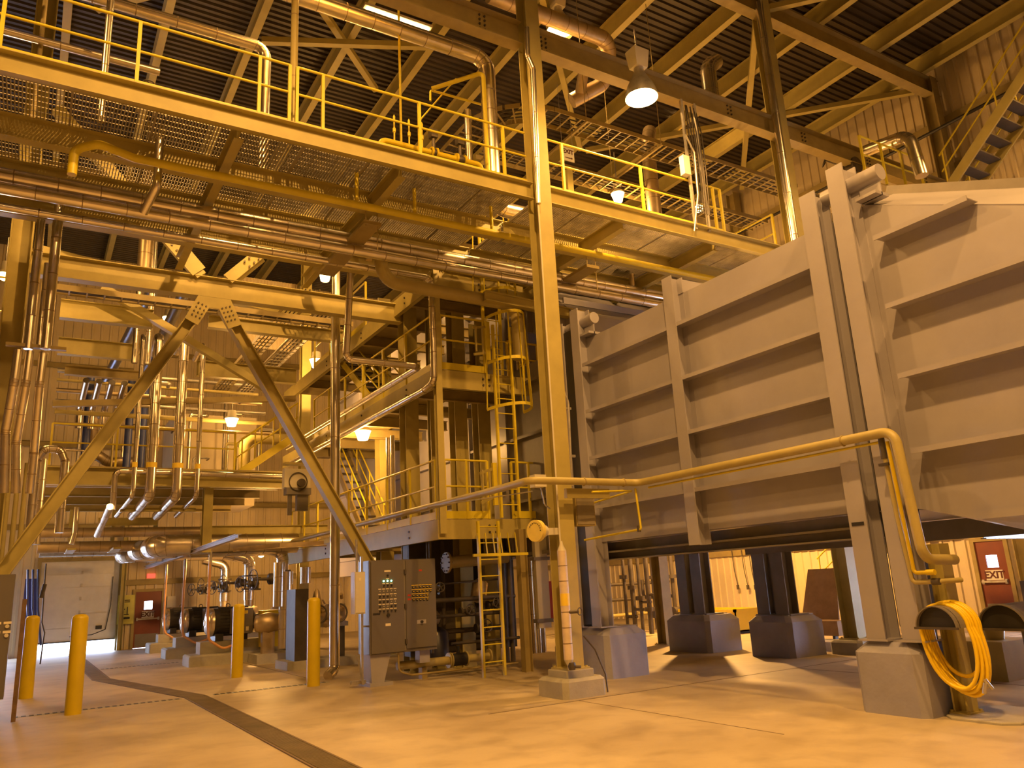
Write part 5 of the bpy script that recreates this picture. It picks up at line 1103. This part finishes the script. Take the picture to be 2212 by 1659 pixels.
for i, (px, lb) in enumerate(((192,'left'),(282,'middle'),(312,'right'))):
    a = ay(px,870,26.0); pipe(f'dark blue vertical pipe beyond the mezzanine railing, {lb} one', [(a.x,26.0,zt_),(a.x,26.0,8.4)], .11, BLUE, 0)
pipe('long dark blue pipe sloping away behind the frame beam', [(2.2,19.5,9.3),(1.6,26,8.2)], .14, mat('blue_grey_cladding',(.25,.27,.35),.35,.8), 0)
pipe('second blue-grey sloping pipe behind the frame beam, to the right', [(3.0,19.5,9.6),(2.6,26,8.4)], .14, mat('blue_grey_cladding_b',(.25,.25,.3),.35,.8), 0)
pipe('silver U-bend pipe over the left mezzanine', [(1.4,27,7.2),(1.4,27,6.2),(1.9,27,5.85),(2.9,27,5.9),(3.2,27,6.4),(3.2,27,7.6)], .16, ALUD, .6, fil=.5)
pipe('gold-lit elbow pipe standing on the mezzanine beside the glowing lamp', [(5.3,24.0,zt_),(5.3,24.0,6.05),(5.5,24,6.25),(7.6,24,6.25)], .17, PIPET, 0, fil=.3, n=18)
random.seed(21); 
for i in range(14):
    x = .6+i*.42; y = 24.5+(i*37%5)*.9; z = zt_+1.0+(i*53%7)*.35; k = MB(); 
    k.tube([(x,y,zt_+.05),(x,y,z),(x+.5,y,z),(x+.5,y+.4,z)],.03+.012*(i%3),8,.08)
    thing('small_bore_pipe', 'small bent pipe among the crowded piping on the left mezzanine', 'pipe', [('pipe', k, [ALU, GALV, CAST, PIPET][i%4])], group='small bent pipes on the left mezzanine')
for i in range(6):
    z = 6.3+i*.42; k = MB(); k.tube([(.3,23.5+i*.5,z),(6.0,23.5+i*.5,z)],.05+.015*(i%2),10); thing('overhead_pipe', 'horizontal overhead pipe crossing above the left mezzanine', 'pipe', [('pipe', k, [ALUD, PIPET, GALV][i%3])], group='horizontal overhead pipes above the left mezzanine')
for i in range(4):
    x = 1.0+i*.32; k = MB(); k.tube([(x,24.2,7.7),(x-.05,25.6,7.2),(x-.05,25.6,6.6)],.09,12,.15); thing('short_pipe', 'short silver pipe in the close row below the orange-lit beams', 'pipe', [('pipe', k, ALU)], group='short silver pipes in a close row')
b = MB(); b.box((4.0,29,zt_),(6.8,31.5,zt_+3.2)); thing('penthouse_panel', 'bright ribbed cladding box beyond the mezzanine stair', 'panel', [('cladding', b, SIDING)])
b = MB(); c0 = ay(555,625,26.5); c1 = ay(640,760,26.5); corr(b,(c1.x,26.5),(c0.x-.6,26.5),c1.z,c0.z+.4,(0,-1),.12,.02); dk = MB(); p = ay(600,660,26.4); dk.box((p.x-.25,26.38,p.z-.2),(p.x+.3,26.42,p.z+.15)); thing('clad_wall_panel', 'brightly lit pale ribbed panel seen under the frame beam', 'panel', [('cladding', b, SIDING), ('dark_plate', dk, DARK)])
# overhead ducting on the far left lower
for (y, z, r, lb) in ((23.5,3.45,.13,'upper'),(24.5,3.15,.15,'lower')): pipe(f'long dull silver pipe under the left mezzanine, {lb} one', [(.2,y,z),(4.6,y,z)], r, ALUD, .5)
pipe('flat dull duct under the left mezzanine, near the overhead door', [(.3,28,3.3),(3.9,28,3.3)], .22, GALV, .8)
for i, x in enumerate((.95,2.0,3.1)): k = MB(); k.box((x-.05,25,3.0),(x+.05,25.1,4.2)); k.box((x-.1,23.3,3.0),(x+.1,25.1,3.05)); thing('pipe_hanger', f'strap hanger of the dull silver pipes under the left mezzanine, {["left","middle","right"][i]} one', 'hanger', [('strap', k, BEIGE)])
pipe('short silver nozzle pointing down under the left mezzanine', [(.95,22.5,4.0),(.95,22.5,3.35),(.9,22.5,3.1)], .07, ALU, 0)
# actuator box with round dial
c = ay(641,1040,17.5); k = MB(); k.box((c.x-.30,17.4,c.z-.15),(c.x+.28,17.6,c.z+.27)); h = MB(); h.torus((c.x,17.38,c.z-.02),(0,1,0),.2,.012,24,6); h.cyl((c.x+.06,17.30,c.z-.05),(c.x+.06,17.4,c.z-.05),.09,16); u = MB(); u.box((c.x-.3,17.35,c.z+.36),(c.x+.3,17.6,c.z+.41)); l_ = MB(); l_.box((c.x-.25,17.4,c.z-.3),(c.x+.3,17.65,c.z-.15)); l_.cyl((c.x-.15,17.5,c.z-.3),(c.x-.15,17.5,c.z-.75),.05,12); l_.box((c.x,17.45,c.z-.65),(c.x+.25,17.6,c.z-.3))
thing('damper_drive', 'grey damper drive with a round quadrant left of the platform railing', 'actuator', [('plate', k, CREAM), ('quadrant_wheel', h, CAST), ('shelf', u, PIPET), ('lower_body', l_, DARKG)])
# wall furniture at the far door
p = ay(272,1316,32.8); k = MB(); k.box((p.x-.27,32.78,p.z-.52),(p.x+.27,32.84,p.z+.50)); f = MB(); 
f.box((p.x-.14,32.77,p.z-.35),(p.x+.14,32.78,p.z-.28)); f.box((p.x+.03,32.77,p.z-.2),(p.x+.06,32.78,p.z+.08)); f.box((p.x-.12,32.77,p.z-.02),(p.x-.03,32.78,p.z+.02)); f.box((p.x-.10,32.77,p.z-.2),(p.x+.1,32.78,p.z-.17)); f.box((p.x-.12,32.77,p.z+.24),(p.x+.12,32.78,p.z+.27)); f.box((p.x-.12,32.77,p.z+.30),(p.x+.12,32.78,p.z+.33))
thing('notice_board', 'yellow safety notice board between the overhead door and the red exit door', 'sign', [('board', k, mat('pale_yellow_board',(.62,.58,.12),.5)), ('printing', f, BLACK)])
p = ay(370,1300,32.8); k = MB(); k.box((p.x-.15,32.75,p.z-.2),(p.x+.15,32.9,p.z+.2)); thing('wall_box', 'small pale switch box on the far siding right of the red exit door', 'box', [('box', k, CREAM)])
k = MB(); k.ibeam((3.08,32.75,0),(3.08,32.75,4.6),.16,.16,.015); thing('steel_column', 'slim beige post between the overhead door and the red exit door', 'column', [('shaft', k, BEIGE)])
k = MB(); k.box((.0,32.2,.0),(.42,32.5,2.6)); k2 = MB(); 
for x in (.05,.2,.35): k2.tube([(x,32.0,2.9),(x+.1,31.9,1.6),(x+.28,31.9,.4)],.035,8)
thing('blue_hoist_frame', 'dark blue frame with hanging hoses left of the overhead door', 'frame', [('frame', k, BLUE), ('hoses', k2, BLUE)])
p = ay(92,1300,28); k = MB(); k.tube([(p.x,28,2.9),(p.x+.03,28,1.2),(p.x+.12,28,.9),(p.x+.08,28,.02)],.02,8); k.cyl((p.x+.02,28,2.3),(p.x-.05,28,1.9),.06,10); thing('hanging_chain', 'dark chain hoist line hanging left of the overhead door', 'chain', [('chain', k, DARK)])
# ================================================================ BEHIND THE DUCT: bin, boards, tools
b = MB(); b.box((16.1,15.5,.06),(16.13,17.6,.62)); b.box((16.1,15.5,.06),(17.1,15.53,.62)); b.box((17.07,15.5,.06),(17.1,17.6,.62)); b.box((16.1,17.57,.06),(17.1,17.6,.62)); b.box((16.1,15.5,.06),(17.1,17.6,.09)); rm = MB(); rm.box((16.04,15.46,.56),(16.12,17.62,.63)); rm.box((16.04,15.46,.56),(17.14,15.52,.63))
rb_ = MB(); rb_.box((16.05,16.75,.06),(16.11,16.85,.6)); fk = MB(); fk.box((16.15,15.6,0),(17.05,15.8,.06)); fk.box((16.15,17.3,0),(17.05,17.5,.06))
thing('steel_bin', 'bright yellow steel bin against the far wall, seen under the duct', 'bin', [('body', b, BYEL), ('rim', rm, BYEL), ('rib', rb_, BYEL), ('skid', fk, BLACK)])
for i, (px, lb) in enumerate(((1583,'left'),(1604,'middle'),(1620,'right'))):
    a = ax(px,1215,20.3); bz = ax(px+6,1264,20.3); k = MB(); k.tube([(20.3,a.y,2.3),(20.28,a.y-.05,1.6),(20.3,a.y-.1,bz.z)],.014,6); h_ = MB(); h_.cyl((20.3,a.y-.1,bz.z),(20.3,a.y-.1,bz.z-.14),.045,8)
    thing('hanging_tool', f'dark tool hanging on the lit siding above the yellow bin, {lb} of three', 'tool', [('strap', k, DARK), ('head', h_, DARK)])
c = ax(1520,1285,17.6); saddle((17.2,c.y-.1,c.z), .22, .3, 'small half-drum saddle behind the left rear pedestal, in front of the lit wall')
p0 = az(1752,1385); k = MB(); A_ = ax(1732,1338,14.3); B_ = ax(1812,1338,14.3); C_ = ax(1745,1230,14.5); D_ = ax(1805,1228,14.5); k.loft([[(14.3,A_.y,A_.z),(14.33,A_.y,A_.z),(14.33,B_.y,A_.z),(14.3,B_.y,A_.z)],[(14.5,C_.y,C_.z),(14.53,C_.y,C_.z),(14.53,D_.y,C_.z),(14.5,D_.y,C_.z)]], False); thing('leaning_board', 'tall dark brown board standing behind the near duct posts', 'board', [('board', k, WOOD)])
k = MB(); k.box((14.1,B_.y-.1,A_.z-.30),(14.42,A_.y,A_.z-.01)); l1 = []
for y in (B_.y+.1,A_.y-.15): 
    q = MB(); q.box((14.2,y-.03,0),(14.3,y+.03,A_.z-.30)); l1.append(('leg', q, DARK))
thing('work_bench', 'low wooden bench with dark legs behind the near duct posts', 'bench', [('top', k, WOOD)]+l1)
k = MB(); k.box((13.5,10.2,0),(14.1,11.15,.17)); thing('low_step', 'low olive step on the floor behind the right rear pedestal', 'step', [('slab', k, PADC)])
b = MB(); b.box((16.9,9.2,2.6),(17.8,14,2.66)) ; thing('far_platform', 'small platform over the lit wall bay behind the duct', 'deck', [('deck_plate', b, TAN)])
stair('dark stair slanting down behind the duct legs', (17.6,13.6,.9),(17.6,10.6,3.0),.7,8,m=TAN)
for i, (x, y, lb) in enumerate(((15.9,18.4,'left'),(16.2,17.9,'right'))):
    k = MB(); k.tube([(x,y,0.1),(x,y,2.2)],.06,10); k.cyl((x,y,1.5),(x,y,1.6),.14,14); k.tube([(x,y,1.0),(x,y+.5,1.0),(x,y+.5,1.5)],.05,10); k.cyl((x-.1,y,.55),(x+.1,y,.55),.15,14)
    thing('pipe_stand', f'dark silhouetted valve pipes between the far post and the left rear pedestal, {lb} set', 'pipe', [('pipes', k, CAST)])
for i, px in enumerate((1352,1368,1384,1402)):
    a = ax(px,1300,14.9); k = MB(); k.tube([(14.9,a.y,.05),(14.9,a.y,2.3)],.05+.02*(i%2),10); k.cyl((14.9,a.y,1.55-.3*i),(14.9,a.y,1.66-.3*i),.13,14); k.tube([(14.9,a.y,.5+.2*i),(14.9,a.y-.45,.5+.2*i)],.04,8); thing('valve_pipe', f'dark upright valve pipe against the lit wall under the duct, {["leftmost","second from left","third from left","rightmost"][i]} of four', 'pipe', [('pipe', k, CAST)])
for i in range(3):
    k = MB(); z = .5+i*.45; k.tube([(13.4,19.5,z),(17.5,19.5,z)],.05,8); thing('low_pipe', 'horizontal pipe in the lit rack seen between the column and the far pedestal', 'pipe', [('pipe', k, [PIPET, CAST, CAST][i%3])], group='horizontal pipes in the lit rack')
for (y, lb) in ((9.3,'near'),(9.9,'far')): pass
k = MB(); k.box((19.4,8.6,.25),(20.3,9.9,1.05)); k.box((19.5,8.7,0),(20.2,9.8,.25)); thing('tool_chest', 'dark cabinet by the right wall near the right exit door', 'cabinet', [('body', k, DARK)])
pipe('grey-blue downpipe left of the right exit door', [(20.2,12.6,.2),(20.2,12.6,3.4)], .09, GALV, 0); pipe('thin bright conduit right of the right exit door', [(20.3,9.9,.2),(20.3,9.9,3.2)], .03, GALV, 0)
ibm('dark low beam in front of the right exit door window', (15.5,8.4,2.05),(20.2,9.2,2.05),.2,.1,DARKG)
for (px, py, lb) in ((2085,1200,'left'),(2062,1215,'right')): pass
b = MB(); b.lathe([(0,.12),(.25,.16),(.3,.05)],(11.6,6.4,.5),(0,0,1),14); b.box((11.2,6.1,0),(12.0,6.9,.5)); thing('small_pump', 'small cream machine behind the hose post', 'machine', [('body', b, PIPET)])
"""end"""
